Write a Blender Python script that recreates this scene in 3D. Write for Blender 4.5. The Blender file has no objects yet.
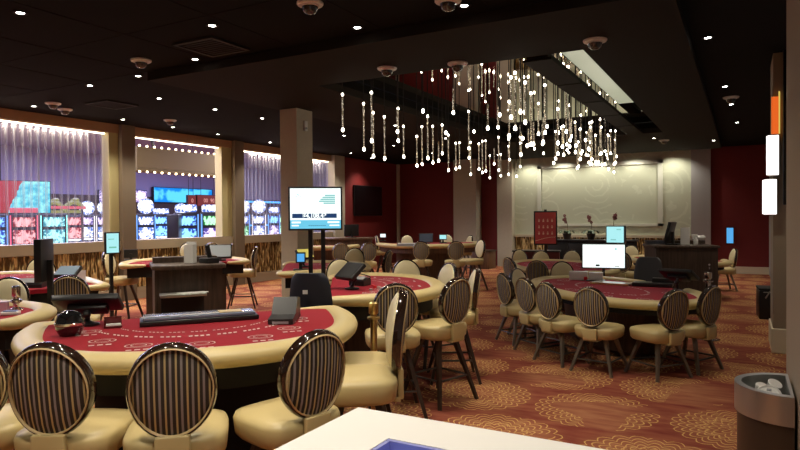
import bpy, bmesh, math, random
from mathutils import Vector, Matrix
random.seed(7)
R = math.radians
PI = math.pi
S = bpy.context.scene
COL = S.collection

# ---------------------------------------------------------------- camera
F, PIT, ROL, YAW, EYE = 615.14, -0.01306, -0.00788, 0.50772, 1.70
cy, sy = math.cos(YAW), math.sin(YAW)
FW = Vector((-sy*math.cos(PIT), cy*math.cos(PIT), math.sin(PIT)))
RT = Vector((cy, sy, 0)); UP = RT.cross(FW)
R2 = math.cos(ROL)*RT + math.sin(ROL)*UP
U2 = -math.sin(ROL)*RT + math.cos(ROL)*UP
cd = bpy.data.cameras.new('camera'); cam = bpy.data.objects.new('camera', cd); COL.objects.link(cam)
cd.sensor_width = 36; cd.lens = F/800*36; cd.clip_start = .05; cd.clip_end = 200
M = Matrix((R2, U2, -FW)).transposed().to_4x4(); M.translation = (0, 0, EYE)
cam.matrix_world = M
S.camera = cam

# ---------------------------------------------------------------- world, exposure
w = bpy.data.worlds.new('World'); S.world = w; w.use_nodes = True
w.node_tree.nodes['Background'].inputs[0].default_value = (1, .84, .70, 1)
w.node_tree.nodes['Background'].inputs[1].default_value = .05
S.view_settings.view_transform = 'Standard'; S.view_settings.look = 'None'
S.view_settings.gamma = 1; S.view_settings.use_curve_mapping = False
S.view_settings.exposure = 0.0
S.cycles.max_bounces = 8; S.cycles.transparent_max_bounces = 16
S.cycles.sample_clamp_indirect = 4
S.cycles.use_denoising = True

DOWN_W = 132          # each ceiling downlight
COVE_W = 30          # cove light above the string curtains
CASINO_W = 800       # added fill lamps that brighten the slot hall


def ray(x, y): return FW + (x-400)/F*R2 - (y-225)/F*U2
def at(x, y, z):
    d = ray(x, y); t = (z-EYE)/d.z
    return Vector((0, 0, EYE)) + t*d
def atX(x, y, X):
    d = ray(x, y); return Vector((0, 0, EYE)) + d*(X/d.x)
def atY(x, y, Y):
    d = ray(x, y); return Vector((0, 0, EYE)) + d*(Y/d.y)
def atD(x, y, D): return Vector((0, 0, EYE)) + ray(x, y)*D
def heading(x, phi):
    """rotation about z so that local +Y points along the view at pixel column x turned clockwise by phi degrees"""
    d = ray(x, 218); return math.atan2(-d.x, d.y) - R(phi)

# ---------------------------------------------------------------- materials
MATS = {}
def nodes_of(m): return m.node_tree.nodes, m.node_tree.links
def mat(name, c, rough=.5, metal=0, coat=0, noise=0, nscale=8, bump=0, alpha=1, stretch=None):
    if name in MATS: return MATS[name]
    m = bpy.data.materials.new(name); m.use_nodes = True; MATS[name] = m
    N, L = nodes_of(m); b = N['Principled BSDF']
    b.inputs['Base Color'].default_value = (*c, 1); b.inputs['Roughness'].default_value = rough
    b.inputs['Metallic'].default_value = metal; b.inputs['Coat Weight'].default_value = coat
    b.inputs['Alpha'].default_value = alpha
    if rough >= .85: b.inputs['Specular IOR Level'].default_value = .12
    if noise or bump:
        tc = N.new('ShaderNodeTexCoord'); mp = N.new('ShaderNodeMapping'); L.new(tc.outputs['Object'], mp.inputs[0])
        if stretch: mp.inputs['Scale'].default_value = stretch
        nz = N.new('ShaderNodeTexNoise'); nz.inputs['Scale'].default_value = nscale; nz.inputs['Detail'].default_value = 5
        L.new(mp.outputs[0], nz.inputs['Vector'])
        if noise:
            mx = N.new('ShaderNodeMix'); mx.data_type = 'RGBA'
            mx.inputs[6].default_value = (*[x*(1-noise) for x in c], 1); mx.inputs[7].default_value = (*[min(1, x*(1+noise)) for x in c], 1)
            L.new(nz.outputs[0], mx.inputs[0]); L.new(mx.outputs[2], b.inputs['Base Color'])
        if bump:
            bp = N.new('ShaderNodeBump'); bp.inputs['Strength'].default_value = bump; bp.inputs['Distance'].default_value = .01
            L.new(nz.outputs[0], bp.inputs['Height']); L.new(bp.outputs[0], b.inputs['Normal'])
    return m
def emit(name, c, s=1.0):
    if name in MATS: return MATS[name]
    m = bpy.data.materials.new(name); m.use_nodes = True; MATS[name] = m
    N, L = nodes_of(m); b = N['Principled BSDF']
    b.inputs['Base Color'].default_value = (.02, .02, .02, 1); b.inputs['Roughness'].default_value = .3
    b.inputs['Emission Color'].default_value = (*c, 1); b.inputs['Emission Strength'].default_value = s
    return m
class NG:
    """tiny node-math helper"""
    def __init__(s, m): s.N, s.L = nodes_of(m)
    def put(s, sock, v):
        if isinstance(v, (int, float)): sock.default_value = v
        else: s.L.new(v, sock)
    def m(s, op, a, b=0, c=0):
        n = s.N.new('ShaderNodeMath'); n.operation = op
        s.put(n.inputs[0], a); s.put(n.inputs[1], b); s.put(n.inputs[2], c)
        return n.outputs[0]
    def mix(s, f, a, b):
        n = s.N.new('ShaderNodeMix'); n.data_type = 'RGBA'
        s.put(n.inputs[0], f)
        for i, v in ((6, a), (7, b)):
            if isinstance(v, tuple): n.inputs[i].default_value = (*v, 1)
            else: s.L.new(v, n.inputs[i])
        return n.outputs[2]
    def noise(s, vec, scale, detail=4, out=0):
        n = s.N.new('ShaderNodeTexNoise'); n.inputs['Scale'].default_value = scale; n.inputs['Detail'].default_value = detail
        s.L.new(vec, n.inputs['Vector']); return n.outputs[out]
    def pos(s, kind='Object'):
        t = s.N.new('ShaderNodeTexCoord'); return t.outputs[kind]
    def sep(s, v):
        n = s.N.new('ShaderNodeSeparateXYZ'); s.L.new(v, n.inputs[0]); return n.outputs
    def map(s, v, sc):
        n = s.N.new('ShaderNodeMapping'); s.L.new(v, n.inputs[0]); n.inputs['Scale'].default_value = sc; return n.outputs[0]
def newmat(name, rough=.6):
    m = bpy.data.materials.new(name); m.use_nodes = True; MATS[name] = m
    m.node_tree.nodes['Principled BSDF'].inputs['Roughness'].default_value = rough
    return m, NG(m), m.node_tree.nodes['Principled BSDF']

# carpet: staggered gold medallions of scalloped rings on mottled red-orange
m, g, b = newmat('carpet', .95)
P = g.pos(); sx = g.sep(P)
row = g.m('FLOOR', g.m('DIVIDE', sx[1], 1.0))
off = g.m('MULTIPLY', g.m('MODULO', g.m('ABSOLUTE', row), 2), .5)
u = g.m('MULTIPLY', g.m('SUBTRACT', g.m('FRACT', g.m('ADD', g.m('DIVIDE', sx[0], 1.12), off)), .5), 1.12)
v = g.m('SUBTRACT', g.m('FRACT', g.m('DIVIDE', sx[1], 1.0)), .5)
nz0 = g.noise(P, 2.2, 2)
r = g.m('SQRT', g.m('ADD', g.m('MULTIPLY', u, u), g.m('MULTIPLY', v, v)))
th = g.m('ARCTAN2', v, u)
def ring(n, step, amp, wdt, r0, r1, ph=0.0):
    sc = g.m('ABSOLUTE', g.m('SINE', g.m('ADD', g.m('MULTIPLY', th, n/2), ph)))
    f = g.m('FRACT', g.m('DIVIDE', g.m('SUBTRACT', r, g.m('MULTIPLY', sc, amp)), step))
    ln = g.m('LESS_THAN', g.m('ABSOLUTE', g.m('SUBTRACT', f, .5)), wdt)
    return g.m('MULTIPLY', g.m('MULTIPLY', ln, g.m('LESS_THAN', r, r1)), g.m('GREATER_THAN', r, r0))
l1 = ring(22, .062, .055, .11, .24, .52)
l2 = ring(12, .070, .060, .10, .05, .30, 1.0)
line = g.m('MAXIMUM', l1, l2)
line = g.m('MULTIPLY', line, g.m('GREATER_THAN', g.noise(P, 1.3, 1), .43))
n1 = g.noise(g.map(P, (1.2, 5, 1)), 2.5, 5)
n2 = g.noise(P, .9, 3)
n1s = g.m('MULTIPLY_ADD', n1, 2.2, -.6); n1s.node.use_clamp = True
base = g.mix(n1s, (.25, .050, .036), (.44, .180, .092))
n2s = g.m('MULTIPLY_ADD', n2, 3.0, -1.1); n2s.node.use_clamp = True
rm = g.m('MULTIPLY_ADD', g.m('ADD', r, g.m('MULTIPLY', g.m('SUBTRACT', n2, .5), .5)), -4.0, 2.25); rm.node.use_clamp = True
base = g.mix(g.m('MULTIPLY', n1s, .8), (.17, .030, .023), (.33, .110, .058))
base = g.mix(g.m('MULTIPLY', rm, .60), base, g.mix(n1s, (.30, .10, .053), (.46, .215, .105)))
colr = g.mix(g.m('MULTIPLY', line, .62), base, (.78, .50, .16))
g.L.new(colr, b.inputs['Base Color'])
b.inputs['Specular IOR Level'].default_value = .1

# striped chair fabric: stripes along local x
m, g, b = newmat('striped_fabric', .8)
sx = g.sep(g.pos())
f = g.m('FRACT', g.m('MULTIPLY', g.m('ADD', sx[0], 5.0), 1/.046))
a1 = g.m('LESS_THAN', g.m('ABSOLUTE', g.m('SUBTRACT', f, .18)), .09)
a2 = g.m('LESS_THAN', g.m('ABSOLUTE', g.m('SUBTRACT', f, .66)), .11)
c = g.mix(a1, (.050, .038, .030), (.62, .50, .24)); c = g.mix(a2, c, (.36, .33, .31))
g.L.new(c, b.inputs['Base Color'])

# wood grain
def wood(name, c1, c2, rough=.45):
    m, g, b = newmat(name, rough)
    n = g.noise(g.map(g.pos(), (14, 14, 1.2)), 2.2, 6)
    n = g.m('MULTIPLY_ADD', n, 2.4, -.7); n.node.use_clamp = True
    g.L.new(g.mix(n, c1, c2), b.inputs['Base Color'])
    return m
WOOD = wood('dark_wood', (.028, .017, .011), (.085, .052, .034))
WOOD2 = wood('brown_wood', (.07, .035, .018), (.15, .08, .042))
# gold rippled panels
def ripple(name):
    m, g, b = newmat(name, .2)
    P = g.pos(); n = g.noise(g.map(P, (5, 5, .9)), 1.6, 3)
    s = g.sep(P); hv = g.m('ADD', g.m('ADD', s[0], s[1]), g.m('ADD', g.m('MULTIPLY', n, .70), g.m('MULTIPLY', g.noise(P, 9, 2), .07)))
    wv = g.m('POWER', g.m('MULTIPLY_ADD', g.m('SINE', g.m('MULTIPLY', hv, 38)), .5, .5), 2.2)
    g.L.new(g.mix(wv, (.13, .07, .018), (1.0, .76, .34)), b.inputs['Base Color'])  # bright ripple highlights and dark folds put into the colour
    bp = g.N.new('ShaderNodeBump'); bp.inputs['Strength'].default_value = .9; bp.inputs['Distance'].default_value = .05
    g.L.new(wv, bp.inputs['Height']); g.L.new(bp.outputs[0], b.inputs['Normal'])
    b.inputs['Metallic'].default_value = .25
    return m
RIPPLE = ripple('gold_ripple')
# wallpaper of faint rosettes
m, g, b = newmat('rosette_wallpaper', .55)
P = g.pos(); vo = g.N.new('ShaderNodeTexVoronoi'); vo.inputs['Scale'].default_value = .95
g.L.new(g.map(P, (1, .001, 1)), vo.inputs['Vector'])
wv = g.m('SINE', g.m('MULTIPLY', g.m('ADD', vo.outputs['Distance'], g.m('MULTIPLY', g.noise(P, 5, 3), .12)), 34))
ln = g.m('GREATER_THAN', wv, .72)
n = g.noise(P, 1.3, 4)
ln = g.m('MULTIPLY', ln, g.m('GREATER_THAN', n, .47))
g.L.new(g.mix(g.m('MULTIPLY', ln, .38), (.50, .515, .38), (.66, .68, .53)), b.inputs['Base Color'])
# sheer string curtain
m, g, b = newmat('sheer_string', .8)
b.inputs['Base Color'].default_value = (.70, .72, .95, 1)
s = g.sep(g.pos())
f = g.m('FRACT', g.m('MULTIPLY', s[1], 42)); st = g.m('GREATER_THAN', f, .42)
f2 = g.m('MULTIPLY_ADD', g.m('SINE', g.m('MULTIPLY', s[1], 44)), .21, .27)
g.L.new(g.m('MULTIPLY', g.m('MULTIPLY_ADD', st, .6, .4), f2), b.inputs['Alpha'])
b.inputs['Subsurface Weight'].default_value = 0
SHEER = m

GOLD = mat('gold_vinyl', (.60, .48, .225), .38, bump=.06, nscale=30)
CREAM = mat('cream_vinyl', (.72, .63, .39), .40)
LACQ = mat('dark_lacquer', (.022, .010, .006), .12, coat=1)
PIPING = mat('gold_piping', (.62, .46, .24), .35)
LEGW = mat('dark_leg', (.045, .024, .014), .35)
STEEL = mat('dark_steel', (.12, .11, .10), .3, .8)
CHROME = mat('chrome', (.72, .70, .66), .16, 1)
BRASS = mat('brass', (.68, .50, .22), .28, 1)
FELT = mat('red_felt', (.27, .010, .020), .95, noise=.12, nscale=60)
b = FELT.node_tree.nodes['Principled BSDF']
b.inputs['Sheen Weight'].default_value = .25; b.inputs['Sheen Roughness'].default_value = .4; b.inputs['Sheen Tint'].default_value = (1, .42, .42, 1)
FELTW = mat('felt_white_print', (.62, .48, .45), .9)
BLACK = mat('black_plastic', (.012, .012, .013), .35)
BLACKM = mat('black_matte', (.010, .009, .009), .8)
NAVY = mat('navy_fabric', (.014, .017, .032), .75)
GREYP = mat('grey_plastic', (.30, .31, .33), .4)
BLUEG = mat('blue_grey_cover', (.16, .19, .27), .25, coat=.5)
WHITEP = mat('white_plastic', (.80, .79, .76), .35)
STAIN = mat('stainless', (.50, .50, .47), .33, .85)
WBEIGE = mat('beige_column', (.50, .455, .35), .75, noise=.08, nscale=14)
WGREY = mat('grey_pilaster', (.36, .34, .33), .75)
WRED = mat('red_wall', (.175, .012, .012), .7, noise=.08, nscale=5)
HEADER = mat('brown_header', (.40, .24, .13), .7)
CEIL = mat('dark_ceiling', (.0065, .0062, .005), .9)
SOFF = mat('brown_soffit', (.021, .017, .013), .85)
SILL = mat('taupe_sill', (.46, .39, .27), .6)
COLDARK = mat('taupe_column', (.20, .155, .105), .7)
SKIRT = mat('cream_skirting', (.78, .70, .52), .5)
CTOP = mat('white_counter', (.78, .77, .74), .5)
BULB = emit('bulb_glow', (1, .90, .72), 14)
LENS = emit('lens_glow', (1, .95, .86), 30)
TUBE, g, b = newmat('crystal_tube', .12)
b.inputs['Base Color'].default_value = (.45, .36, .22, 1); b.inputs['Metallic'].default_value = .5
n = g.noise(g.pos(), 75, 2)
sp = g.m('GREATER_THAN', n, .60)  # sparkle of the crystal put in as glowing specks
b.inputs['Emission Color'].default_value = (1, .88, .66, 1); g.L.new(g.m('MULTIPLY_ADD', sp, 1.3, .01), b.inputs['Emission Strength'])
SCRW = emit('screen_white', (.92, 1, .98), 1.25)
SCRC = emit('screen_cyan', (.45, .92, .95), .95)
SCRB = emit('screen_blue', (.10, .45, .9), .9)
COVE = emit('cove_strip', (1, .86, .62), 7)

# ---------------------------------------------------------------- geometry helpers
def BM(): return bmesh.new()
def box(bm, c, s, rz=0, bev=0, mi=0, rot=None):
    mt = Matrix.Translation(c) @ (rot if rot else Matrix.Rotation(rz, 4, 'Z')) @ Matrix.Diagonal((*s, 1))
    r = bmesh.ops.create_cube(bm, size=1, matrix=mt)
    fs = {f for v in r['verts'] for f in v.link_faces}
    for f in fs: f.material_index = mi
    if bev:
        es = {e for v in r['verts'] for e in v.link_edges}
        q = bmesh.ops.bevel(bm, geom=list(es), offset=bev, segments=3, affect='EDGES', profile=.5)
        for f in q['faces']: f.material_index = mi
def rod(bm, a, b_, r0, r1=None, seg=10, mi=0):
    a, b_ = Vector(a), Vector(b_); d = b_-a
    mt = Matrix.Translation((a+b_)/2) @ d.to_track_quat('Z', 'Y').to_matrix().to_4x4()
    r = bmesh.ops.create_cone(bm, cap_ends=True, segments=seg, radius1=r0, radius2=r0 if r1 is None else r1, depth=d.length, matrix=mt)
    for f in {f for v in r['verts'] for f in v.link_faces}: f.material_index = mi
def ball(bm, c, r, mi=0, seg=10, sc=(1, 1, 1)):
    q = bmesh.ops.create_uvsphere(bm, u_segments=seg, v_segments=max(6, seg-2), radius=r, matrix=Matrix.Translation(c) @ Matrix.Diagonal((*sc, 1)))
    for f in {f for v in q['verts'] for f in v.link_faces}: f.material_index = mi
def lathe(bm, prof, c=(0, 0, 0), seg=24, mi=0, sx=1, sy=1, cap=True):
    rings = [[bm.verts.new((c[0]+r*sx*math.cos(2*PI*k/seg), c[1]+r*sy*math.sin(2*PI*k/seg), c[2]+z)) for k in range(seg)] for r, z in prof]
    for a, b_ in zip(rings, rings[1:]):
        for k in range(seg):
            f = bm.faces.new((a[k], a[(k+1) % seg], b_[(k+1) % seg], b_[k])); f.material_index = mi
    if not cap:
        for k in range(seg):
            f = bm.faces.new((rings[-1][k], rings[-1][(k+1) % seg], rings[0][(k+1) % seg], rings[0][k])); f.material_index = mi
        return
    for rg, flip in ((rings[0], True), (rings[-1], False)):
        f = bm.faces.new(rg[::-1] if flip else rg); f.material_index = mi
def prism(bm, pts, z0, z1, mi=0, scale_top=1.0):
    n = len(pts); cx = sum(p[0] for p in pts)/n; cyy = sum(p[1] for p in pts)/n
    lo = [bm.verts.new((p[0], p[1], z0)) for p in pts]
    hi = [bm.verts.new((cx+(p[0]-cx)*scale_top, cyy+(p[1]-cyy)*scale_top, z1)) for p in pts]
    fs = [bm.faces.new(lo[::-1]), bm.faces.new(hi)]
    for k in range(n): fs.append(bm.faces.new((lo[k], lo[(k+1) % n], hi[(k+1) % n], hi[k])))
    for f in fs: f.material_index = mi
def sweep(bm, path, sec, mi=0, close=False, cap=True, scale=None):
    """path: list of 3D points, sec: list of (side, up) offsets"""
    n = len(path); rings = []
    for i, p in enumerate(path):
        a = path[i-1] if (i > 0 or close) else path[i]; c = path[(i+1) % n] if (i < n-1 or close) else path[i]
        t = (Vector(c)-Vector(a)).normalized()
        sd = t.cross(Vector((0, 0, 1)))
        if sd.length < 1e-4: sd = Vector((1, 0, 0))
        sd.normalize(); up = sd.cross(t)
        k_ = scale(i) if scale else 1
        rings.append([bm.verts.new(Vector(p)+sd*x*k_+up*y*k_) for x, y in sec])
    k = len(sec)
    for i in range(n if close else n-1):
        A, B = rings[i], rings[(i+1) % n]
        for j in range(k):
            f = bm.faces.new((A[j], A[(j+1) % k], B[(j+1) % k], B[j])); f.material_index = mi
    if cap and not close:
        for rg in (rings[0], rings[-1][::-1]):
            f = bm.faces.new(rg); f.material_index = mi
def circ(r, n=8, ry=None): return [(r*math.cos(2*PI*k/n), (ry or r)*math.sin(2*PI*k/n)) for k in range(n)]
def rect(bm, x0, x1, z0, z1, y, mi=0):
    """thin upright rectangle facing -Y"""
    f = bm.faces.new([bm.verts.new(p) for p in ((x0, y, z0), (x1, y, z0), (x1, y, z1), (x0, y, z1))]); f.material_index = mi
def build(name, bm, mats, parent=None, loc=None, rz=0, smooth=True, ang=.62):
    bmesh.ops.recalc_face_normals(bm, faces=bm.faces)
    if smooth:
        for f in bm.faces: f.smooth = True
        for e in bm.edges:
            e.smooth = len(e.link_faces) == 2 and e.calc_face_angle(9) < ang
    me = bpy.data.meshes.new(name); bm.to_mesh(me); bm.free()
    for mm in (mats if isinstance(mats, (list, tuple)) else [mats]): me.materials.append(mm)
    o = bpy.data.objects.new(name, me); COL.objects.link(o)
    if parent: o.parent = parent
    if loc is not None: o.location = loc
    o.rotation_euler.z = rz
    return o
def part(name, mats, parent, fn, **k):
    bm = BM(); fn(bm); return build(name, bm, mats, parent, **k)
def tag(o, label, cat, group=None, kind=None):
    if label: o['label'] = label
    if cat: o['category'] = cat
    if group: o['group'] = group
    if kind: o['kind'] = kind
    return o
def thing(name, label, cat, loc=(0, 0, 0), rz=0, group=None):
    o = bpy.data.objects.new(name, None); COL.objects.link(o); o.empty_display_size = .1
    o.location = loc; o.rotation_euler.z = rz
    return tag(o, label, cat, group)
def struct(name, mats, fn, **k):
    o = part(name, mats, None, fn, **k); o['kind'] = 'structure'; return o
KIDS = {}
def dup(o, loc, rz, label=None, group=None, top=True, parent=None):
    c = o.copy(); COL.objects.link(c)
    if top:
        c.location = loc; c.rotation_euler.z = rz
        if label: c['label'] = label
        if group: c['group'] = group
    else: c.parent = parent
    for ch in o.children: dup(ch, None, 0, top=False, parent=c)
    return c

# ================================================================= SETTING
XL, YB, ZC, ZS = -11.3, 20.16, 3.66, 3.55
RX0, RX1, RY0, RY1 = -5.2, -1.55, 7.02, 14.9       # ceiling recess
def ringslab(bm, x0, x1, y0, y1, z0, z1):
    for a, b_, c, d in ((x0, RX0, y0, y1), (RX1, x1, y0, y1), (RX0, RX1, y0, RY0), (RX0, RX1, RY1, y1)):
        box(bm, ((a+b_)/2, (c+d)/2, (z0+z1)/2), (b_-a, d-c, z1-z0))
struct('floor', MATS['carpet'], lambda bm: box(bm, (-16, 17, -.05), (36, 50, .1)))
struct('ceiling', CEIL, lambda bm: ringslab(bm, XL-.2, 1.2, -5, YB+.2, ZC, ZC+.08), smooth=False)
struct('ceiling_soffit', SOFF, lambda bm: ringslab(bm, -6.95, -.5, 5.58, 19.4, ZS, ZC-.001), smooth=False)
# faint ceiling tile joints
def joints(bm):
    for k in range(9):
        X = -10.6+k*1.22
        box(bm, (X, 1.0, ZC-.002), (.012, 9, .004))
    for k in range(8):
        box(bm, (-5.2, -3+k*1.22, ZC-.002), (12, .012, .004))
struct('trim_1', mat('ceiling_joint', (.012, .010, .009), .9), joints, smooth=False)
# recess in the soffit: side walls and mirrored top
MIRR = mat('smoky_mirror', (.78, .74, .66), .03, 1.0)
def rec(bm):
    t = .05; z1 = 3.79
    box(bm, (RX0-t/2, (RY0+RY1)/2, (ZS+z1)/2+.06), (t, RY1-RY0, z1-ZS-.12)); box(bm, (RX1+t/2, (RY0+RY1)/2, (ZS+z1)/2+.06), (t, RY1-RY0, z1-ZS-.12))
    box(bm, ((RX0+RX1)/2, RY0-t/2, (ZS+z1)/2+.06), (RX1-RX0, t, z1-ZS-.12)); box(bm, ((RX0+RX1)/2, RY1+t/2, (ZS+z1)/2+.06), (RX1-RX0, t, z1-ZS-.12))
struct('ceiling_recess_wall', CEIL, rec, smooth=False)
struct('ceiling_recess', MIRR, lambda bm: box(bm, ((RX0+RX1)/2, (RY0+RY1)/2, 3.82), (RX1-RX0+.1, RY1-RY0+.1, .04)), smooth=False)
# hanging panels between the tray and the lit slot
def hang(bm):
    for k in range(5):
        y0 = 7.10+k*1.53
        box(bm, (-2.10, y0+.74, ZS-.02), (.34, 1.47, .03))
    box(bm, (-2.10, 10.9, ZS+.03), (.26, 7.6, .06))
struct('ceiling_panel', SOFF, hang, smooth=False)
struct('trim_2', emit('slot_glass', (.80, .82, .58), .42), lambda bm: box(bm, (-1.74, 9.1, 3.64), (.26, 4.15, .02)), smooth=False)

# ---- window wall towards the slot hall (x = XL)
def boxw(bm, y0, y1, z0, z1, x0=XL-.22, x1=XL): box(bm, ((x0+x1)/2, (y0+y1)/2, (z0+z1)/2), (x1-x0, y1-y0, z1-z0))
struct('wall_left', HEADER, lambda bm: boxw(bm, -5, 16.2, 3.48, ZC), smooth=False)
struct('wall_left_red', WRED, lambda bm: boxw(bm, 16.46, YB, 0, ZC), smooth=False)
def sills(bm):
    for a, b_ in ((-5, 8.34), (8.66, 11.56), (11.9, 15.9)):
        boxw(bm, a, b_, 1.05, 1.25, XL-.25, XL+.03)
        boxw(bm, a, b_, .16, .24, XL-.2, XL+.015); boxw(bm, a, b_, 0, .17, XL-.2, XL+.01)
        boxw(bm, a, b_, .0, 1.05, XL-.2, XL-.05)
struct('window_sill', SILL, sills, smooth=False)
def rp(bm):
    for a, b_ in ((-5, 8.34), (8.66, 11.56), (11.9, 15.9)):
        n = max(1, round((b_-a)/1.6))
        for k in range(n):
            boxw(bm, a+(b_-a)*k/n+.03, a+(b_-a)*(k+1)/n-.03, .25, 1.04, XL-.05, XL-.01)
struct('wall_left_panel', RIPPLE, rp, smooth=False)
struct('pillar_1', COLDARK, lambda bm: boxw(bm, 8.34, 8.66, 0, ZC, XL-.2, XL+.10), smooth=False)
struct('pillar_2', COLDARK, lambda bm: boxw(bm, 11.58, 11.90, 0, ZC, XL-.2, XL+.10), smooth=False)
struct('pillar_3', WBEIGE, lambda bm: boxw(bm, 15.9, 16.46, 0, ZC, XL-.2, XL+.12), smooth=False)
def jambs(bm):
    boxw(bm, 8.12, 8.34, 1.25, 3.48, XL-.25, XL-.02); boxw(bm, 11.24, 11.58, 1.25, 3.48, XL-.25, XL-.02)
struct('trim_3', mat('pale_jamb', (.50, .44, .21), .7), jambs, smooth=False)
# cove lights hidden behind the header
def cove(y0, y1, i):
    t = thing('cove_light', 'warm light strip glowing along the header above the '+('sheer curtain beside the big wall display', 'open window onto the slot hall', 'narrow sheer curtain behind the beige column')[i], 'light strip', (XL-.12, (y0+y1)/2, 3.46))
    part('housing', HEADER, t, lambda bm: box(bm, (0, 0, .012), (.10, y1-y0, .014)))
    part('strip', COVE, t, lambda bm: box(bm, (0, 0, -.005), (.05, y1-y0-.02, .02)))
    ld = bpy.data.lights.new('cove_lamp', 'AREA'); ld.shape = 'RECTANGLE'; ld.size = .06; ld.size_y = y1-y0-.8; ld.energy = COVE_W*(y1-y0)/3; ld.color = (1, .83, .54)
    lo = bpy.data.objects.new('cove_lamp', ld); COL.objects.link(lo); lo.parent = t; lo.location = (0, 0, -.03)
cove(-1.0, 8.1, 0); cove(8.68, 11.22, 1); cove(11.92, 15.88, 2)
# sheer string curtains
def curtain(y0, y1, label):
    bm = BM(); n = int((y1-y0)*42); zs = [1.26, 2.0, 2.75, 3.43]
    cols = []
    for k in range(n+1):
        y = y0+(y1-y0)*k/n; x = .035*math.sin(y*44)+.01*math.sin(y*9)
        cols.append([bm.verts.new((x, y, z)) for z in zs])
    for a, b_ in zip(cols, cols[1:]):
        for j in range(3): bm.faces.new((a[j], b_[j], b_[j+1], a[j+1]))
    o = build('string_curtain', bm, SHEER, loc=(XL-.15, 0, 0)); tag(o, label, 'curtain'); o['kind'] = 'stuff'
curtain(1.0, 8.10, 'long sheer string curtain hanging in the window beside the big wall display')
curtain(11.93, 15.88, 'narrow sheer string curtain in the window behind the beige column')

# ---- end wall (y = YB)
def wy(bm, x0, x1, z0, z1, d=0.0, t=.2): box(bm, ((x0+x1)/2, YB+t/2-d/2, (z0+z1)/2), (x1-x0, t+d, z1-z0))
struct('wall_back', WRED, lambda bm: (wy(bm, XL-.2, -6.75, 0, ZC), wy(bm, -.82, 1.2, 0, ZC)), smooth=False)
struct('wall_back_panel', MATS['rosette_wallpaper'], lambda bm: wy(bm, -6.75, -.82, 0, ZC), smooth=False)
struct('pillar_4', WBEIGE, lambda bm: wy(bm, -8.80, -7.96, 0, ZC, .5), smooth=False)
struct('pillar_5', WBEIGE, lambda bm: wy(bm, -7.27, -6.75, 0, ZC, .3), smooth=False)
struct('pillar_6', WGREY, lambda bm: wy(bm, -1.32, -.80, 0, ZC, .12), smooth=False)
def frame_b(bm):
    for x0, x1, z0, z1 in ((-5.95, -2.1, 3.26, 3.38), (-2.24, -2.1, 1.36, 3.38), (-5.95, -5.83, 1.36, 3.38), (-5.95, -2.1, 1.36, 1.44)): wy(bm, x0, x1, z0, z1, .05)
struct('trim_4', mat('pale_wall_frame', (.60, .60, .50), .5), frame_b, smooth=False)
struct('trim_5', SILL, lambda bm: (wy(bm, -6.75, -1.32, 1.00, 1.08, .12), wy(bm, -6.75, -1.32, 0, .2, .10)), smooth=False)
struct('wall_back_wainscot', RIPPLE, lambda bm: [wy(bm, -6.72+k*.772, -6.72+(k+1)*.772-.04, .2, 1.0, .06) for k in range(7)], smooth=False)
struct('baseboard_back', SKIRT, lambda bm: (wy(bm, -.80, .66, 0, .2, .06), wy(bm, XL, -8.95, 0, .2, .06)), smooth=False)
struct('trim_6', WBEIGE, lambda bm: box(bm, (XL+.05, YB-.05, ZC/2), (.1, .1, ZC)), smooth=False)
# ---- side wall with pillars by the camera
struct('wall_right', WGREY, lambda bm: box(bm, (.76, 7.6, ZC/2), (.2, 25.2, ZC)), smooth=False)
PIL = mat('brown_pillar', (.34, .27, .19), .7)
struct('pillar_7', PIL, lambda bm: box(bm, (.50, 4.15, ZC/2), (.50, 1.1, ZC)), smooth=False)
struct('pillar_8', PIL, lambda bm: box(bm, (.56, 9.2, ZC/2), (.46, .8, ZC)), smooth=False)
struct('baseboard_right', SKIRT, lambda bm: box(bm, (.545, 9.19, .15), (.47, .86, .3), bev=.012), smooth=False)
# ---- free-standing column
struct('pillar_9', WBEIGE, lambda bm: box(bm, (-6.73, 8.44, ZS/2), (.36, .44, ZS), bev=.006), smooth=False)
t = thing('wall_sensor', 'small white box fixed high on the beige column', 'sensor', (-6.545, 8.44, 3.27))
part('housing', WHITEP, t, lambda bm: box(bm, (.015, 0, 0), (.03, .09, .17), bev=.008))
part('lens', GREYP, t, lambda bm: box(bm, (.032, 0, -.04), (.006, .05, .03)))

# ---- slot hall beyond the windows
LAV = mat('lavender_wall', (.40, .39, .62), .8)
struct('wall_slot_hall', LAV, lambda bm: box(bm, (-28.1, 17, 3.95), (.2, 46, 2.1)), smooth=False)
struct('wall_slot_hall_dark', mat('brown_band', (.07, .05, .05), .7), lambda bm: box(bm, (-28.0, 17, 1.45), (.2, 46, 2.9)), smooth=False)
struct('wall_slot_hall_end', LAV, lambda bm: box(bm, (-19.8, 37, 2.5), (17, .2, 5)), smooth=False)
struct('ceiling_slot_hall', LAV, lambda bm: box(bm, (-19.8, 17, 5.0), (16.6, 46, .1)), smooth=False)
for k, (y, c) in enumerate(((6, (.55, .57, 1)), (9, (.62, .60, 1)), (13, (.55, .57, 1)), (19, (.75, .70, 1)), (22, (.55, .57, 1)), (29, (.62, .62, 1)))):
    ld = bpy.data.lights.new('slot_hall_fill', 'AREA'); ld.shape = 'RECTANGLE'; ld.size = 5; ld.size_y = 5; ld.energy = CASINO_W; ld.color = c
    lo = bpy.data.objects.new('slot_hall_fill', ld); COL.objects.link(lo); lo.location = (-14.2 if k % 2 else -20.5, y, 4.92)  # unseen area lamps added to fill the slot hall with bluish light

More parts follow.
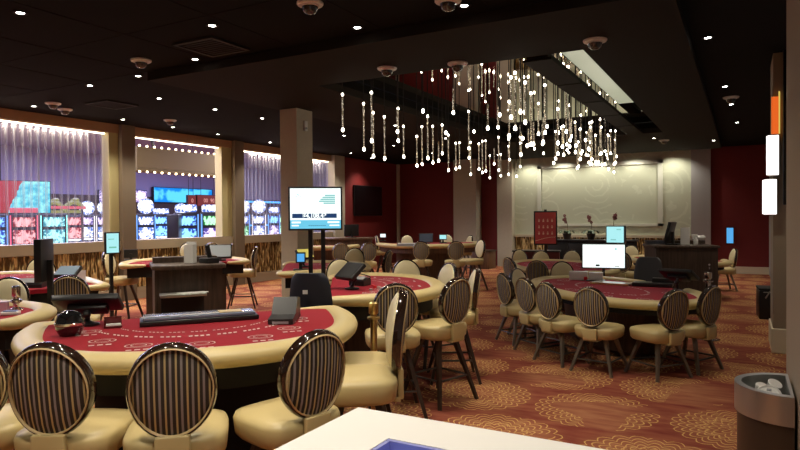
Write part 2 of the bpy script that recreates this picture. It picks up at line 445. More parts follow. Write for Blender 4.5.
# ================================================================= LAMPS
def downlight(x, y, label, z=ZC, e=1.0, on=True):
    t = thing('downlight', label, 'ceiling light', (x, y, z), 0, 'recessed downlights in the dark ceiling')
    part('trim_ring', BLACKM, t, lambda bm: lathe(bm, [(.040, -.012), (.065, -.010), (.065, -.0005), (.040, -.0005)], seg=20, cap=False))
    part('lens', LENS, t, lambda bm: lathe(bm, [(.030, -.010), (.039, -.002)], seg=16))
    ld = bpy.data.lights.new('downlight_lamp', 'SPOT'); ld.energy = DOWN_W*e; ld.spot_size = R(112); ld.spot_blend = .85; ld.shadow_soft_size = .05; ld.color = (1, .89, .73)
    lo = bpy.data.objects.new('downlight_lamp', ld); COL.objects.link(lo); lo.parent = t; lo.location = (0, 0, -.03)
    return t
DLL = 'round recessed downlight shining in the dark ceiling'
for x, y in ((-5.95, 3.36), (-8.31, 5.67), (-10.64, 6.21), (-10.6, 7.92), (-4.69, 4.55), (-5.86, 5.40), (-7.2, 5.63), (-8.26, 6.85), (-8.25, 8.05), (-10.63, 9.16), (-10.64, 10.46), (-8.22, 9.25),
             (-10.64, 12.27), (-3.46, 5.35), (-2.25, 5.30), (-1.01, 5.20), (-.23, 10.65), (-.17, 12.44), (-.10, 14.94), (-.33, 7.62), (-10.41, 15.68), (-10.74, 17.37), (-8.3, 17.0), (-8.3, 12.2), (-8.3, 14.6),
             # the same grid goes on overhead and behind the camera
             (-3.46, 3.0), (-1.2, 3.0), (-2.25, .8), (-4.69, .8), (-7.1, 1.2), (-9.4, 2.2), (-1.0, -1.4), (-3.4, -1.6), (-9.4, 4.0), (-.55, 1.2), (-1.9, 2.0)):  # lamp over the white console is added to brighten it
    downlight(x, y, DLL, e=.55 if x > -1.5 and y > 2 else 1.0)
for x, y in ((-.62, 17.2), (-1.85, 15.9), (-3.4, 18.2), (-5.2, 18.2), (-6.4, 17.6), (-6.1, 13.2), (-6.1, 10.8)):
    downlight(x, y, 'round recessed downlight shining in the lowered brown soffit', ZS, 1.0)

# wall washers in the gap between soffit and end wall
for x in (-6.2, -5.1, -4.0, -2.9, -1.8):
    t = thing('wall_washer', 'small ceiling spotlight washing the rosette wall', 'ceiling light', (x, 19.62, ZC), 0, 'spotlights above the rosette wall')
    part('can', BLACKM, t, lambda bm: lathe(bm, [(.045, -.09), (.05, -.09), (.05, 0), (.045, 0)], seg=14, cap=False)); part('lens', LENS, t, lambda bm: lathe(bm, [(.03, -.05), (.04, -.045)], seg=12))
    ld = bpy.data.lights.new('washer_lamp', 'SPOT'); ld.energy = 56; ld.spot_size = R(130); ld.spot_blend = .7; ld.shadow_soft_size = .04; ld.color = (1, .94, .80)
    lo = bpy.data.objects.new('washer_lamp', ld); COL.objects.link(lo); lo.parent = t; lo.location = (0, 0, -.10); lo.rotation_euler = (R(14), 0, 0)
def dome(x, y, z, label):
    t = thing('dome_camera', label, 'security camera', (x, y, z)); t.scale = (.82, .82, .82)
    part('base', WHITEP, t, lambda bm: lathe(bm, [(.10, -.034), (.14, -.026), (.15, -.012), (.15, 0)], seg=24))
    part('dome', mat('dark_dome', (.02, .02, .022), .08, coat=1), t, lambda bm: lathe(bm, [(.01, -.128), (.05, -.118), (.080, -.090), (.092, -.034)], seg=20))
    part('dome_ring', WHITEP, t, lambda bm: lathe(bm, [(.092, -.046), (.106, -.042), (.106, -.03), (.092, -.028)], seg=24, cap=False))
for (px, py, z, lb) in ((141, 62, ZC, 'white dome camera alone between downlights near the soffit corner'), (53, 105, ZC, 'larger of two white dome cameras above the long sheer curtain'),
                        (65, 111, ZC, 'second white dome camera close to the header of the long sheer curtain'), (170, 122, ZC, 'white dome camera beside a downlight above the open slot hall window'),
                        (310, 5, ZC, 'white dome camera at the top of the picture over the free column'), (448, 2, ZC, 'white dome camera at the top of the picture over the chandelier front'),
                        (387, 70, ZS, 'white dome camera under the soffit at the front row of pendants'), (475, 73, ZS+.0, 'white dome camera at the bright mirrored edge of the chandelier recess'),
                        (595, 42, ZS, 'white dome camera under the soffit beside the bright ceiling slot'), (731, 99, ZC, 'white dome camera between downlights in the strip beside the soffit'),
                        (664, 142, ZS, 'white dome camera in the soffit close to the rosette wall')):
    p = at(px, py-2, z)
    if px == 475: p = Vector((-3.0, 6.85, ZS))
    dome(p.x, p.y, z, lb)
def vent(px, py, label):
    p = at(px, py, ZC)
    t = thing('ceiling_vent', label, 'vent', (p.x, p.y, ZC))
    part('frame', mat('vent_black', (.012, .011, .010), .7), t, lambda bm: (box(bm, (0, .28, -.012), (.6, .04, .024)), box(bm, (0, -.28, -.012), (.6, .04, .024)), box(bm, (.28, 0, -.012), (.04, .52, .024)), box(bm, (-.28, 0, -.012), (.04, .52, .024))))
    part('grille', BLACKM, t, lambda bm: [box(bm, (0, -.24+k*.06, -.010), (.52, .03, .008)) for k in range(9)])
vent(212, 46, 'square black air vent in the ceiling between downlights'); vent(112, 104, 'dark air vent in the ceiling above the string curtain')

# pendants of the chandelier
PMESH = {}
def pendant(x, y, zb, kind, label, group):
    t = thing('pendant_light', label, 'pendant light', (x, y, 3.80), 0, group)
    tl = (.62, .45, .30, .0)[kind]
    key = (kind, round(zb, 2))
    if key not in PMESH:
        bm = BM(); rod(bm, (0, 0, 0), (0, 0, zb+.05+tl-3.80), 0.008, seg=6)
        o1 = build('rod', bm, BLACKM, t); 
        bm = BM(); z0 = zb-3.80
        lathe(bm, [(.006, z0-.026), (.015, z0-.020), (.0205, z0-.004), (.019, z0+.012), (.010, z0+.03)], seg=10)
        o2 = build('bulb', bm, BULB, t)
        os_ = [o1, o2]
        if tl:
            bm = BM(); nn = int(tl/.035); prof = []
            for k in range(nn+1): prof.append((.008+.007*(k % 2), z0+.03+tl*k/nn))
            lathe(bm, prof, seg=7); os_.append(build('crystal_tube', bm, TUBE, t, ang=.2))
            bm = BM(); zt = z0+.05+tl
            if kind in (0, 1): 
                lathe(bm, [(.007, zt-.020), (.016, zt-.012), (.018, zt+.008), (.008, zt+.020)], seg=10); os_.append(build('bulb', bm, BULB, t))
        PMESH[key] = os_
    else:
        for s_ in PMESH[key]:
            c = s_.copy(); COL.objects.link(c); c.parent = t
GA, GB, GC_ = 'pendants on the red wall side', 'pendants on the open slot side', 'short pendants in the middle'
LA = 'slim crystal pendant with round bulb on the red wall side of the chandelier'
LB = 'slim crystal pendant with round bulb on the lit slot side of the chandelier'
LC = 'short black rod pendant with one bulb in the middle of the chandelier'
def zq(z): return round(z/.06)*.06
for i in range(17):
    zb = (2.95, 2.70, 2.66, 2.64)[i] if i < 4 else 2.64+.08*math.sin(i*2.1)
    pendant(-4.95+.08*math.sin(i*1.7), 7.25+i*.43, zq(zb), (1, 0, 0, 0, 1)[i % 5], LA, GA)
for i in range(14):
    pendant(-4.50+.16*math.sin(i*2.3), 7.3+i*.52, zq(2.78+.16*math.sin(i*1.3)), (0, 2, 1)[i % 3], LA, GA)
for i in range(20):
    pendant(-2.40+.05*math.sin(i*2.9), 7.2+i*.36, zq(2.76+.15*math.sin(i*1.9)), (0, 1, 0, 2)[i % 4], LB, GB)
for i in range(19):
    pendant(-2.62+.10*math.sin(i*1.1+1), 7.45+i*.37, zq(2.96+.22*math.sin(i*2.6)), (1, 2, 3)[i % 3], LB, GB)
for i in range(15):
    pendant(-2.98+.14*math.sin(i*3.1), 7.8+i*.45, zq(2.86+.24*math.sin(i*1.5)), (2, 3, 1)[i % 3], LB, GB)
for i in range(12):
    pendant(-2.38+.06*math.sin(i*2.2), 9.6+i*.42, zq(2.84+.18*math.sin(i*2.4+1)), (0, 2, 1, 3)[i % 4], LB, GB)
for i in range(11):
    pendant(-3.75+.35*math.sin(i*2.7), 7.4+i*.66, zq(3.10+.12*math.sin(i*2.2)), (3, 2)[i % 2], LC, GC_)

# ================================================================= STOOLS AND CHAIRS
def make_chair(kind):
    hs = .715 if kind == 'bar' else .50                 # seat top
    t = thing('bar_stool' if kind == 'bar' else 'poker_chair', 'x', 'bar stool' if kind == 'bar' else 'chair')
    def seat(bm):
        pts = []
        for k in range(32):
            a = 2*PI*k/32; c, s = math.cos(a), math.sin(a); e = .55
            pts.append((.235*math.copysign(abs(c)**e, c), .03+.235*math.copysign(abs(s)**e, s)))
        zs = [(hs-.125, .90), (hs-.105, .97), (hs-.03, 1.0), (hs-.008, .965), (hs+.006, .80), (hs+.012, .4)]
        rings = [[bm.verts.new((x*k, .03+(y-.03)*k, z)) for x, y in pts] for z, k in zs]
        for a, b_ in zip(rings, rings[1:]):
            for k in range(32): bm.faces.new((a[k], a[(k+1) % 32], b_[(k+1) % 32], b_[k]))
        bm.faces.new(rings[0][::-1]); bm.faces.new(rings[-1])
    part('seat', GOLD, t, seat, ang=1.2)
    # round back, leaning a little; local frame: disc axis along y
    zc = hs+.222; tilt = R(7)
    Rm = Matrix.Translation((0, -.215, zc)) @ Matrix.Rotation(tilt, 4, 'X') @ Matrix.Rotation(PI/2, 4, 'X')   # disc +z -> -y (outer side)
    rx, rz_ = .195, .222
    def disc(bm, prof, mtx=Rm, seg=36, cap=True):
        b2 = BM(); lathe(b2, prof, seg=seg, cap=cap)
        for v_ in b2.verts: v_.co = Vector((v_.co.x*rx, v_.co.y*rz_, v_.co.z+.03*(v_.co.x**2)*-1))
        me = bpy.data.meshes.new('tmp'); b2.to_mesh(me); b2.free(); me.transform(mtx); bm.from_mesh(me); bpy.data.meshes.remove(me)
    part('back_frame', LACQ, t, lambda bm: disc(bm, [(.90, -.022), (.985, -.020), (1.0, 0), (.985, .022), (.95, .030), (.915, .026), (.915, -.015)], cap=False))
    sp = part('striped_panel', MATS['striped_fabric'], t, lambda bm: disc(bm, [(.90, .0), (.90, .020), (.70, .032), (.35, .040), (.05, .041)]), ang=1.2)
    part('piping', PIPING, sp, lambda bm: disc(bm, [(.885, .018), (.925, .018), (.925, .032), (.905, .036), (.887, .032)], cap=False))
    part('back_cushion', CREAM, t, lambda bm: disc(bm, [(.05, -.052), (.45, -.050), (.78, -.040), (.91, -.022), (.91, -.004)]), ang=1.2)
    def bracket(bm):
        box(bm, (0, -.222, hs-(.055 if kind == 'bar' else .07)), (.15, .034, .16 if kind == 'bar' else .12), bev=.008); box(bm, (0, -.12, hs-.135), (.155, .20, .02))
    part('back_bracket', GOLD, t, bracket)
    top = hs-.125; ro, ri = (.25, .10) if kind == 'bar' else (.23, .12)
    lm = LEGW if kind == 'bar' else mat('bronze_leg', (.22, .18, .135), .35, .6)
    for sx_ in (-1, 1):
        for sy_ in (-1, 1):
            def leg(bm):
                a = Vector((sx_*ri, sy_*ri+.02, top)); b_ = Vector((sx_*ro, sy_*ro+.02, 0.0))
                d = b_-a
                q = bmesh.ops.create_cone(bm, cap_ends=True, segments=4, radius1=.027, radius2=.019, depth=d.length, matrix=Matrix.Translation((a+b_)/2) @ d.to_track_quat('Z', 'Y').to_matrix().to_4x4())
            part('leg', lm, t, leg)
    def foot(bm):
        z = .23 if kind == 'bar' else .14; q = ro-(ro-ri)*z/top
        for (x0, y0, x1, y1) in ((-q, -q, q, -q), (q, -q, q, q), (q, q, -q, q), (-q, q, -q, -q)):
            rod(bm, (x0, y0+.02, z), (x1, y1+.02, z), .010, seg=8)
    part('footrest', STEEL, t, foot)
    part('seat_plate', STEEL, t, lambda bm: box(bm, (0, .02, top+.004), (.26, .26, .02)))
    return t, hs
PROTO = {}
# footprints of the card tables: x, y, turn in degrees, half width, depth, oval?
def ang(nx, ny): return math.degrees(math.atan2(-nx, ny))
TABLES = {
    'T1': (-3.55, 3.26, ang(.752, -.659), 1.12, 1.46, False), 'T2': (-3.82, 5.45, ang(.83, .56), 1.20, 1.16, False), 'T2B': (-5.84, 7.10, ang(.80, .60), 1.00, 1.22, False),
    'T3': (-7.75, 15.45, ang(.62, -.78), 1.45, 1.75, False), 'TA': (-6.48, 3.78, ang(-.93, .36), .74, 2.5, False), 'TBL': (-5.58, 2.20, ang(-.30, .95), 1.10, .85, False),
    'TB': (-8.0, 7.15, ang(-.80, .60), 1.05, 1.25, False), 'TD': (-9.5, 13.1, ang(.55, -.84), .9, 1.0, False),
    'P4': (-1.53, 8.46, 129, 1.55, .90, True), 'P5': (-3.04, 11.80, 122, 1.55, .92, True), 'P6': (-1.24, 14.45, 122, 1.3, .92, True)}
def clear_of_tables(c, gap=.10):
    """keep a chair back outside every table rim, sliding it away from or towards the camera side of that table"""
    for X, Y, dg, a, d, oval in TABLES.values():
        rot = Matrix.Rotation(-R(dg), 3, 'Z'); m_ = 2.2 if oval else 2.5
        def inside(q):
            v = rot @ Vector((q.x-X, q.y-Y, 0))
            if not oval and v.y < -.35: return False
            return abs(v.x/(a+gap))**m_ + abs(v.y/(d+gap))**m_ < 1
        if inside(c):
            view = Vector((c.x, c.y, 0)).normalized()
            sg_ = 1 if (Vector((c.x-X, c.y-Y, 0))).dot(view) > -.15 else -1
            for _ in range(200):
                if not inside(c): break
                c = c + view*.01*sg_
    return c
def chair(kind, px, py, phi, label, group=None, tall=1.0):
    new = kind not in PROTO
    if new: PROTO[kind] = make_chair(kind)
    t, hs = PROTO[kind]
    c = at(px, py, (hs+.222)*tall); rz = heading(px, phi)
    c = clear_of_tables(c)
    loc = Vector((c.x, c.y, 0)) - Matrix.Rotation(rz, 3, 'Z') @ Vector((0, -.215, 0))
    if new:
        t.location = loc; t.rotation_euler.z = rz; t['label'] = label
        if group: t['group'] = group
        else: 
            if 'group' in t: del t['group']
        return t
    c = dup(t, loc, rz, label, group); c.scale.z = tall
    if not group and 'group' in c: del c['group']
    return c
G1, G2, G3, G4, G5 = 'stools at the front blackjack table', 'stools at the middle blackjack tables', 'stools at the far tables', 'chairs at the poker tables', 'stools on the window side'
for a in (
    # front table
    ('bar', -38, 385, 20, 'gold stool cut off by the picture edge, only a seat corner showing', G1),
    ('bar', 49, 390, 30, 'big striped round-back stool at the rim beside the picture edge, front table', G1),
    ('bar', 172, 391, 6, 'striped stool facing straight into the front table under the chip tray', G1),
    ('bar', 316, 374, -38, 'striped stool turned at the front table corner beside the white console', G1),
    ('bar', 398, 330, -96, 'stool seen edge-on, cream pad and stripes showing, behind the white console', G1, 1.1),
    ('bar', 396, 326, -90, 'stool hidden behind the edge-on one at the front table end, seat showing', G1),
    # middle table
    ('bar', 396, 309, -8, 'striped stool with its back full on, behind the brass post', G2),
    ('bar', 457, 301, -48, 'striped stool at the middle table end, legs standing clear on the carpet', G2),
    ('bar', 475, 289, -98, 'stool seen edge-on behind the striped one at the middle table end', G2),
    ('bar', 449, 281, -122, 'cream-fronted stool across the middle table end, partly behind the striped ones', G2),
    ('bar', 406, 276, 165, 'cream stool across the middle table, only its top above the far rim', G2),
    ('bar', 388, 263, -75, 'stool seen nearly edge-on between middle table and the round-cornered table behind', G2),
    ('bar', 340, 273, 170, 'cream-fronted stool behind the middle table, beside the twin-pole display', G2),
    ('bar', 355, 260, -160, 'cream stool at the end of the second middle table', G2),
    ('bar', 341, 253, -10, 'striped stool beyond the second middle table, near the wooden desk', G3),
    ('bar', 369, 252, -20, 'dim striped stool between the wooden desk and the far table', G3),
    ('bar', 302, 259, 160, 'cream stool behind the yellow-lit device, at the beige column', G2),
    # far table
    ('bar', 421, 251, 5, 'striped stool at the far red-wall table, middle of its near side', G3),
    ('bar', 456, 251, -5, 'striped stool at the far red-wall table beside the pillar', G3),
    ('bar', 470, 244, -118, 'cream-fronted stool behind the striped one by the pillar at the far table', G3),
    ('bar', 481, 249, -122, 'outermost stool of the far table, edge-on beyond the pillar', G3),
    ('bar', 377, 243, 95, 'cream stool facing sideways at the far table end under the wall television', G3),
    ('bar', 407, 242, 180, 'cream stool facing us across the far table', G3),
    ('bar', 447, 241, -165, 'small cream stool across the far table beside the glowing tablet', G3),
    # window side
    ('bar', 69, 297, 10, 'dark striped stool between the window-side table and the black shuffler', G5),
    ('bar', 9, 300, -158, 'cream stool facing us at the cut-off table corner beside the chrome post', G5),
    ('bar', 41, 272, 180, 'cream stool across the window-side table, only its top above the rim', G5),
    ('bar', 108, 264, 118, 'cream stool beside the little cyan screen at the window pillar', G5),
    ('bar', 145, 253, 180, 'cream stool across the window table, next to the pillar', G5),
    ('bar', 188, 252, 180, 'cream stool across the window table below the big blue slot screen', G5),
    ('bar', 212, 252, 15, 'small brown stool back behind the wooden stand beside the slot screens', G5),
    ('bar', 255, 258, -85, 'stool seen from the side before the gold panel, dark legs clear on the carpet', G5),
    ('bar', 230, 254, -95, 'stool half hidden behind the one before the gold panel, at the wooden stand', G5),
    # poker tables
    ('low', 504, 289, 60, 'dark striped chair outermost on the aisle side of the big poker table', G4),
    ('low', 525, 295, 52, 'striped chair second from the aisle at the big poker table', G4),
    ('low', 547, 301, 46, 'striped chair third from the aisle at the big poker table', G4),
    ('low', 590, 307, 24, 'striped chair facing straight in at the near rim of the big poker table', G4),
    ('low', 675, 310, -46, 'striped chair at the near rim of the big poker table before the black tray', G4),
    ('low', 711, 303, -60, 'striped chair at the podium end of the big poker table, beside the chrome post', G4),
    ('low', 517, 283, 125, 'cream-fronted chair tucked in across the aisle end of the big poker table', G4),
    ('low', 537, 273, 8, 'striped chair between the big poker table and the one behind it', G4),
    ('low', 562, 273, 175, 'cream chair facing us across the big poker table beside the white box', G4),
    ('low', 509, 269, 55, 'striped chair at the aisle end of the second poker table', G4),
    ('low', 519, 259, 150, 'cream chair across the second poker table, next to the dark red counter', G4),
    ('low', 541, 261, 175, 'cream chair across the second poker table under the red sign', G4),
    ('low', 572, 260, 180, 'cream chair across the second poker table before the black cabinet', G4),
    ('low', 622, 262, 20, 'gold chair behind the big white monitor, seat showing beside its stand', G4),
    ('low', 631, 254, 180, 'cream chair across the third poker table under the wavy gold wainscot', G4),
    ('low', 734, 258, -108, 'lone cream chair on the far side of the wooden podium by the red wall', G4),
): chair(*a)

# ================================================================= TABLES
def outline(a, d, n=40, m_=2.5, inset=0.0):
    pts = []
    for k in range(n+1):
        t = PI*k/n; c, s = math.cos(t), math.sin(t)
        pts.append(((a-inset)*math.copysign(abs(c)**(2/m_), c), (d-inset)*abs(s)**(2/m_)))
    return pts
def dtable(name, label, cat, X, Y, deg, a, d, h, kind='blackjack', group=None, marks=6, base=WOOD):
    """half-round gaming table: straight dealer side on local x axis, players towards +y"""
    t = thing(name, label, cat, (X, Y, 0), R(deg), group)
    def rim(bm):
        pts = [Vector((x, y, h-.045)) for x, y in outline(a-.085, d-.085)]
        A = a-.085; curl = [(A-.30, -.075), (A-.20, -.080), (A-.10, -.075), (A-.035, -.045)]
        pts = [Vector((x, y, h-.045)) for x, y in curl] + pts + [Vector((-x, y, h-.045)) for x, y in curl[::-1]]
        sec = [(.086*math.cos(q), .052*math.sin(q)) for q in [2*PI*k/14 for k in range(14)]]
        sec = [(x, y if y > 0 else y*1.25) for x, y in sec]
        n_ = len(pts); tap = lambda i: min(1, .42+.09*min(i, n_-1-i))
        sweep(bm, pts, sec, scale=tap)
        for p in (pts[0], pts[-1]): ball(bm, p, .037, seg=12, sc=(1, .95, .62))
    part('armrest_rim', GOLD, t, rim, ang=1.2)
    f = part('felt_top', FELT, t, lambda bm: prism(bm, [(a-.12, -.06), *outline(a, d, inset=.12), (-a+.12, -.06)], h-.07, h-.028))
    def marks_(bm):
        z = h-.0265; k = marks
        for i in range(k):
            q = PI*(i+.7)/(k+.4); c, s = math.cos(q), math.sin(q)
            cx = (a-.42)*math.copysign(abs(c)**.8, c); cyy = (d-.40)*abs(s)**.8
            for r_, rw in ((.062, .006), (.036, .005)):
                vs = [[bm.verts.new((cx+rr*1.25*math.cos(2*PI*j/18), cyy+rr*math.sin(2*PI*j/18), z)) for j in range(18)] for rr in (r_-rw, r_)]
                for j in range(18): bm.faces.new((vs[0][j], vs[1][j], vs[1][(j+1) % 18], vs[0][(j+1) % 18]))
            for j in range(3):
                x0 = cx-.06+j*.045
                bm.faces.new([bm.verts.new(p) for p in ((x0, cyy+.115, z), (x0+.03, cyy+.115, z), (x0+.03, cyy+.14, z), (x0, cyy+.14, z))])
        for row_ in (.50, .40):
            n = 44
            for i in range(n):
                if i % 5 == 4: continue
                q0, q1 = PI*(.16+.68*i/n), PI*(.16+.68*(i+.62)/n)
                P_ = [(a*row_*1.25*math.cos(q), d*row_*math.sin(q)+.06) for q in (q0, q1)]
                w_ = .034 if row_ > .45 else .022
                bm.faces.new([bm.verts.new((x, y+dy, z)) for (x, y), dy in ((P_[0], 0), (P_[1], 0), (P_[1], w_), (P_[0], w_))])
    part('printed_pattern', FELTW, f, marks_)
    part('apron', BLACKM if base is WOOD else base, t, lambda bm: prism(bm, outline(a, d, inset=.14), h-.24, h-.071))
    if kind == 'blackjack':
        def ped(bm):
            pts = outline(a*.60, d*.52); pts = [(x, y+.08) for x, y in pts]
            prism(bm, pts, .06, h-.241)
        part('pedestal', base, t, ped)
        part('toe_kick', BLACKM, t, lambda bm: prism(bm, [(x, y+.10) for x, y in outline(a*.57, d*.48)], 0, .059))
    else:
        def ped(bm):
            pts = [(x, y+.45) for x, y in outline(a*.52, d*.42)]
            prism(bm, pts, .07, h-.241, scale_top=1.15)
        part('pedestal', base, t, ped)
        for sx_ in (-.5, 0, .5):
            part('foot', STEEL, t, lambda bm: lathe(bm, [(.13, 0), (.13, .02), (.05, .069)], (a*sx_, .42+.5*d*(.42-abs(sx_)*.3), 0), seg=16))
    return t
BH = 1.0
FZ = BH-.0255
def table(key, label, h=BH, **k):
    X, Y, dg, a, d, oval = TABLES[key]
    if oval: return otable(label, X, Y, dg, a, d, .76)
    return dtable('blackjack_table', label, 'table', X, Y, dg, a, d, h, **k)
def otable(label, X, Y, deg, a, b_, h):
    """oval poker table, dealer gap on the -y side"""
    t = thing('poker_table', label, 'table', (X, Y, 0), R(deg))
    def oval(ins, n=56, q0=0, q1=2*PI, cl=True):
        P_ = []
        for k in range(n if cl else n+1):
            q = q0+(q1-q0)*k/n; c, s_ = math.cos(q), math.sin(q)
            P_.append(((a-ins)*math.copysign(abs(c)**(2/2.2), c), (b_-ins)*math.copysign(abs(s_)**(2/2.2), s_)))
        return P_
    sec = [(.085*math.cos(q), .05*math.sin(q)*(1 if math.sin(q) > 0 else 1.25)) for q in [2*PI*k/14 for k in range(14)]]
    def rim(bm):
        P_ = [Vector((x, y, h-.04)) for x, y in oval(.08, 60, -PI/2+.32, PI*1.5-.32, False)]
        sweep(bm, P_, sec)
        for p in (P_[0], P_[-1]): ball(bm, p, .082, seg=12, sc=(1, .9, .6))
    part('armrest_rim', GOLD, t, rim, ang=1.2)
    f = part('felt_top', FELT, t, lambda bm: prism(bm, oval(.12), h-.06, h-.028))
    def pat(bm):
        z = h-.0265
        for k in range(9):
            q = -PI/2+.6+(2*PI-1.2)*k/8; cx, cyy = (a-.42)*math.cos(q), (b_-.36)*math.sin(q)
            for r_, rw in ((.10, .010), (.06, .007)):
                vs = [[bm.verts.new((cx+rr*1.2*math.cos(2*PI*j/18), cyy+rr*.8*math.sin(2*PI*j/18), z)) for j in range(18)] for rr in (r_-rw, r_)]
                for j in range(18): bm.faces.new((vs[0][j], vs[1][j], vs[1][(j+1) % 18], vs[0][(j+1) % 18]))
        for i in range(60):
            if i % 6 == 5: continue
            q0, q1 = 2*PI*i/60, 2*PI*(i+.6)/60
            A = [(a*.45*math.cos(q), b_*.36*math.sin(q)) for q in (q0, q1)]; B = [(x*1.07, y*1.07) for x, y in A]
            bm.faces.new([bm.verts.new((*q, z)) for q in (A[0], A[1], B[1], B[0])])
    part('printed_pattern', FELTW, f, pat)
    part('apron', BLACKM, t, lambda bm: prism(bm, oval(.15), h-.17, h-.061))
    g_ = part('pedestal', WOOD, t, lambda bm: prism(bm, [(x*.86, y) for x, y in oval(.50)], .05, h-.171, scale_top=1.12))
    for sx_ in (-.8, -.27, .27, .8):
        part('foot', STEEL, g_, lambda bm: lathe(bm, [(.13, 0), (.13, .02), (.05, .049)], (sx_*(a-.55)*.86, 0, 0), seg=20))
    return t
T1 = table('T1', 'red felt card table in front with the long blue-grey tray cover', marks=7, base=BLACKM)
T2 = table('T2', 'red felt card table in the middle, beside the twin-pole display')
T2B = table('T2B', 'red felt card table in front of the beige column, yellow device on it')
T3 = table('T3', 'brown-based card table at the red wall with small screens on top', base=WOOD2)
TA = table('TA', 'long red felt table beneath the gold window-side panels, black shuffler at its end')
TBL = table('TBL', 'card table cut off by the picture edge, only its gold corner showing')
TB = table('TB', 'red felt card table behind the wooden stand, next to the window pillar')
TD = table('TD', 'gold-rimmed table behind the big display, against the wooden desk', base=WOOD2)
P4 = table('P4', 'big poker table ringed by striped chairs, white box on its felt')
P5 = table('P5', 'second poker table behind the big one, aisle side')
P6 = table('P6', 'third poker table behind the wooden podium')

# ================================================================= PODIUMS, SCREENS, EQUIPMENT
def ctr(a, b_): return (a+b_)/2
# wooden stand in the window-side pit
def podium(name, label, X, Y, deg, w_, d_, h, shelf=True):
    t = thing(name, label, 'podium', (X, Y, 0), R(deg))
    def body(bm):
        box(bm, (0, d_/2, .04), (w_-.06, d_-.06, .08)); 
        if shelf:
            box(bm, (0, d_/2+.03, (h+.08)/2), (w_, d_-.06, h-.1)); 
            box(bm, (-w_*.36, .015, (h+.08)/2), (w_*.28, .03, h-.1)) if 0 else None
        else: box(bm, (0, d_/2, (h+.08)/2), (w_, d_, h-.1))
    part('body', WOOD, t, body)
    part('top', WOOD, t, lambda bm: box(bm, (0, d_/2, h), (w_+.06, d_+.06, .045), bev=.008))
    part('riser', WOOD, t, lambda bm: (box(bm, (0, d_-.10, h+.055), (w_, .20, .06)), ))
    if shelf:
        part('niche', BLACKM, t, lambda bm: box(bm, (-.08, -.0, h-.62), (w_*.62, .05, .62)))
        s_ = part('steel_ledge', STAIN, t, lambda bm: box(bm, (-.08, -.09, h-.30), (w_*.66, .22, .035), bev=.006))
        part('paper', WHITEP, s_, lambda bm: box(bm, (.02, -.10, h-.281), (.34, .09, .003)))
    else:
        part('lock', CHROME, t, lambda bm: [rod(bm, (w_/2-.14, -.01, h-.30), (w_/2-.14, .01, h-.30), .018), box(bm, (w_/2-.14, -.008, h-.36), (.02, .01, .04))])
    return t
POD1 = podium('pit_podium', 'dark wooden pit stand with steel ledge and black niche behind the front table', -5.50, 4.95, ang(-.80, .60), .74, .72, 1.15)
a = at(656, 247, 1.15); c = at(718, 247, 1.15)
dd = (c-a); mid = (a+c)/2
POD2 = podium('pit_podium', 'dark wooden podium with spray bottle and angled screen, by the third poker table', mid.x, mid.y, math.degrees(math.atan2(dd.y, dd.x)), dd.length, .85, 1.15, False)
p = atD(347, 243, 17.3)
DESK = t = thing('wooden_desk', 'brown wooden desk behind the big display, before the red wall', 'desk', (p.x, p.y, 0), R(28))
part('body', WOOD2, t, lambda bm: box(bm, (0, .3, .53), (1.35, .55, 1.06)))
part('top', WOOD2, t, lambda bm: box(bm, (0, .3, 1.09), (1.45, .65, .06), bev=.01))

def loc_on(t, x, y, z): return Matrix.Rotation(t.rotation_euler.z, 3, 'Z') @ Vector((x, y, 0)) + Vector((t.location.x, t.location.y, z))
def text_into(bm, txt, x, y, z, size, mi, stretch=1, bold=0):
    cu = bpy.data.curves.new('txt', 'FONT'); cu.body = txt; cu.offset = bold; cu.size = size; cu.align_x = 'CENTER'; cu.align_y = 'CENTER'
    o = bpy.data.objects.new('txt', cu); COL.objects.link(o); bpy.context.view_layer.update()
    me = bpy.data.meshes.new_from_object(o.evaluated_get(bpy.context.evaluated_depsgraph_get()))
    me.transform(Matrix.Translation((x, y, z)) @ Matrix.Rotation(PI/2, 4, 'X') @ Matrix.Diagonal((stretch, 1, 1, 1)))
    n0 = len(bm.faces); bm.from_mesh(me); bm.faces.ensure_lookup_table()
    for f in bm.faces[n0:]: f.material_index = mi
    bpy.data.objects.remove(o); bpy.data.curves.remove(cu); bpy.data.meshes.remove(me)

def screen(name, label, cat, loc, rz, w_, h_, mats, draw=None, pole=None, tiltx=0, thick=.05, foot=False, bez=.018, polez=None, base=False):
    """screen facing local -Y, centre at loc; pole: list of x offsets going down to polez (world z)"""
    t = thing(name, label, cat, loc, rz)
    Rt = Matrix.Rotation(tiltx, 4, 'X')
    def hs(bm): box(bm, (0, 0, 0), (w_+2*bez, thick, h_+2*bez), bev=.006)
    o = part('housing', BLACK, t, hs); o.rotation_euler.x = tiltx
    def sc(bm):
        rect(bm, -w_/2, w_/2, -h_/2, h_/2, -thick/2-.001, 0)
        if draw: draw(bm, -thick/2-.002)
    s_ = part('screen', mats, t, sc, smooth=False); s_.rotation_euler.x = tiltx
    if pole:
        for i, x in enumerate(pole):
            part('pole', BLACK, t, lambda bm: box(bm, (x, thick/2+.02, (polez-loc[2]-.0)/2), (.044, .044, loc[2]-polez)) )
        if base: part('base', BLACK, t, lambda bm: box(bm, (0, thick/2+.02, polez-loc[2]+.011), (max(.2, .1+pole[-1]-pole[0]), .2, .02), bev=.004))
    return t
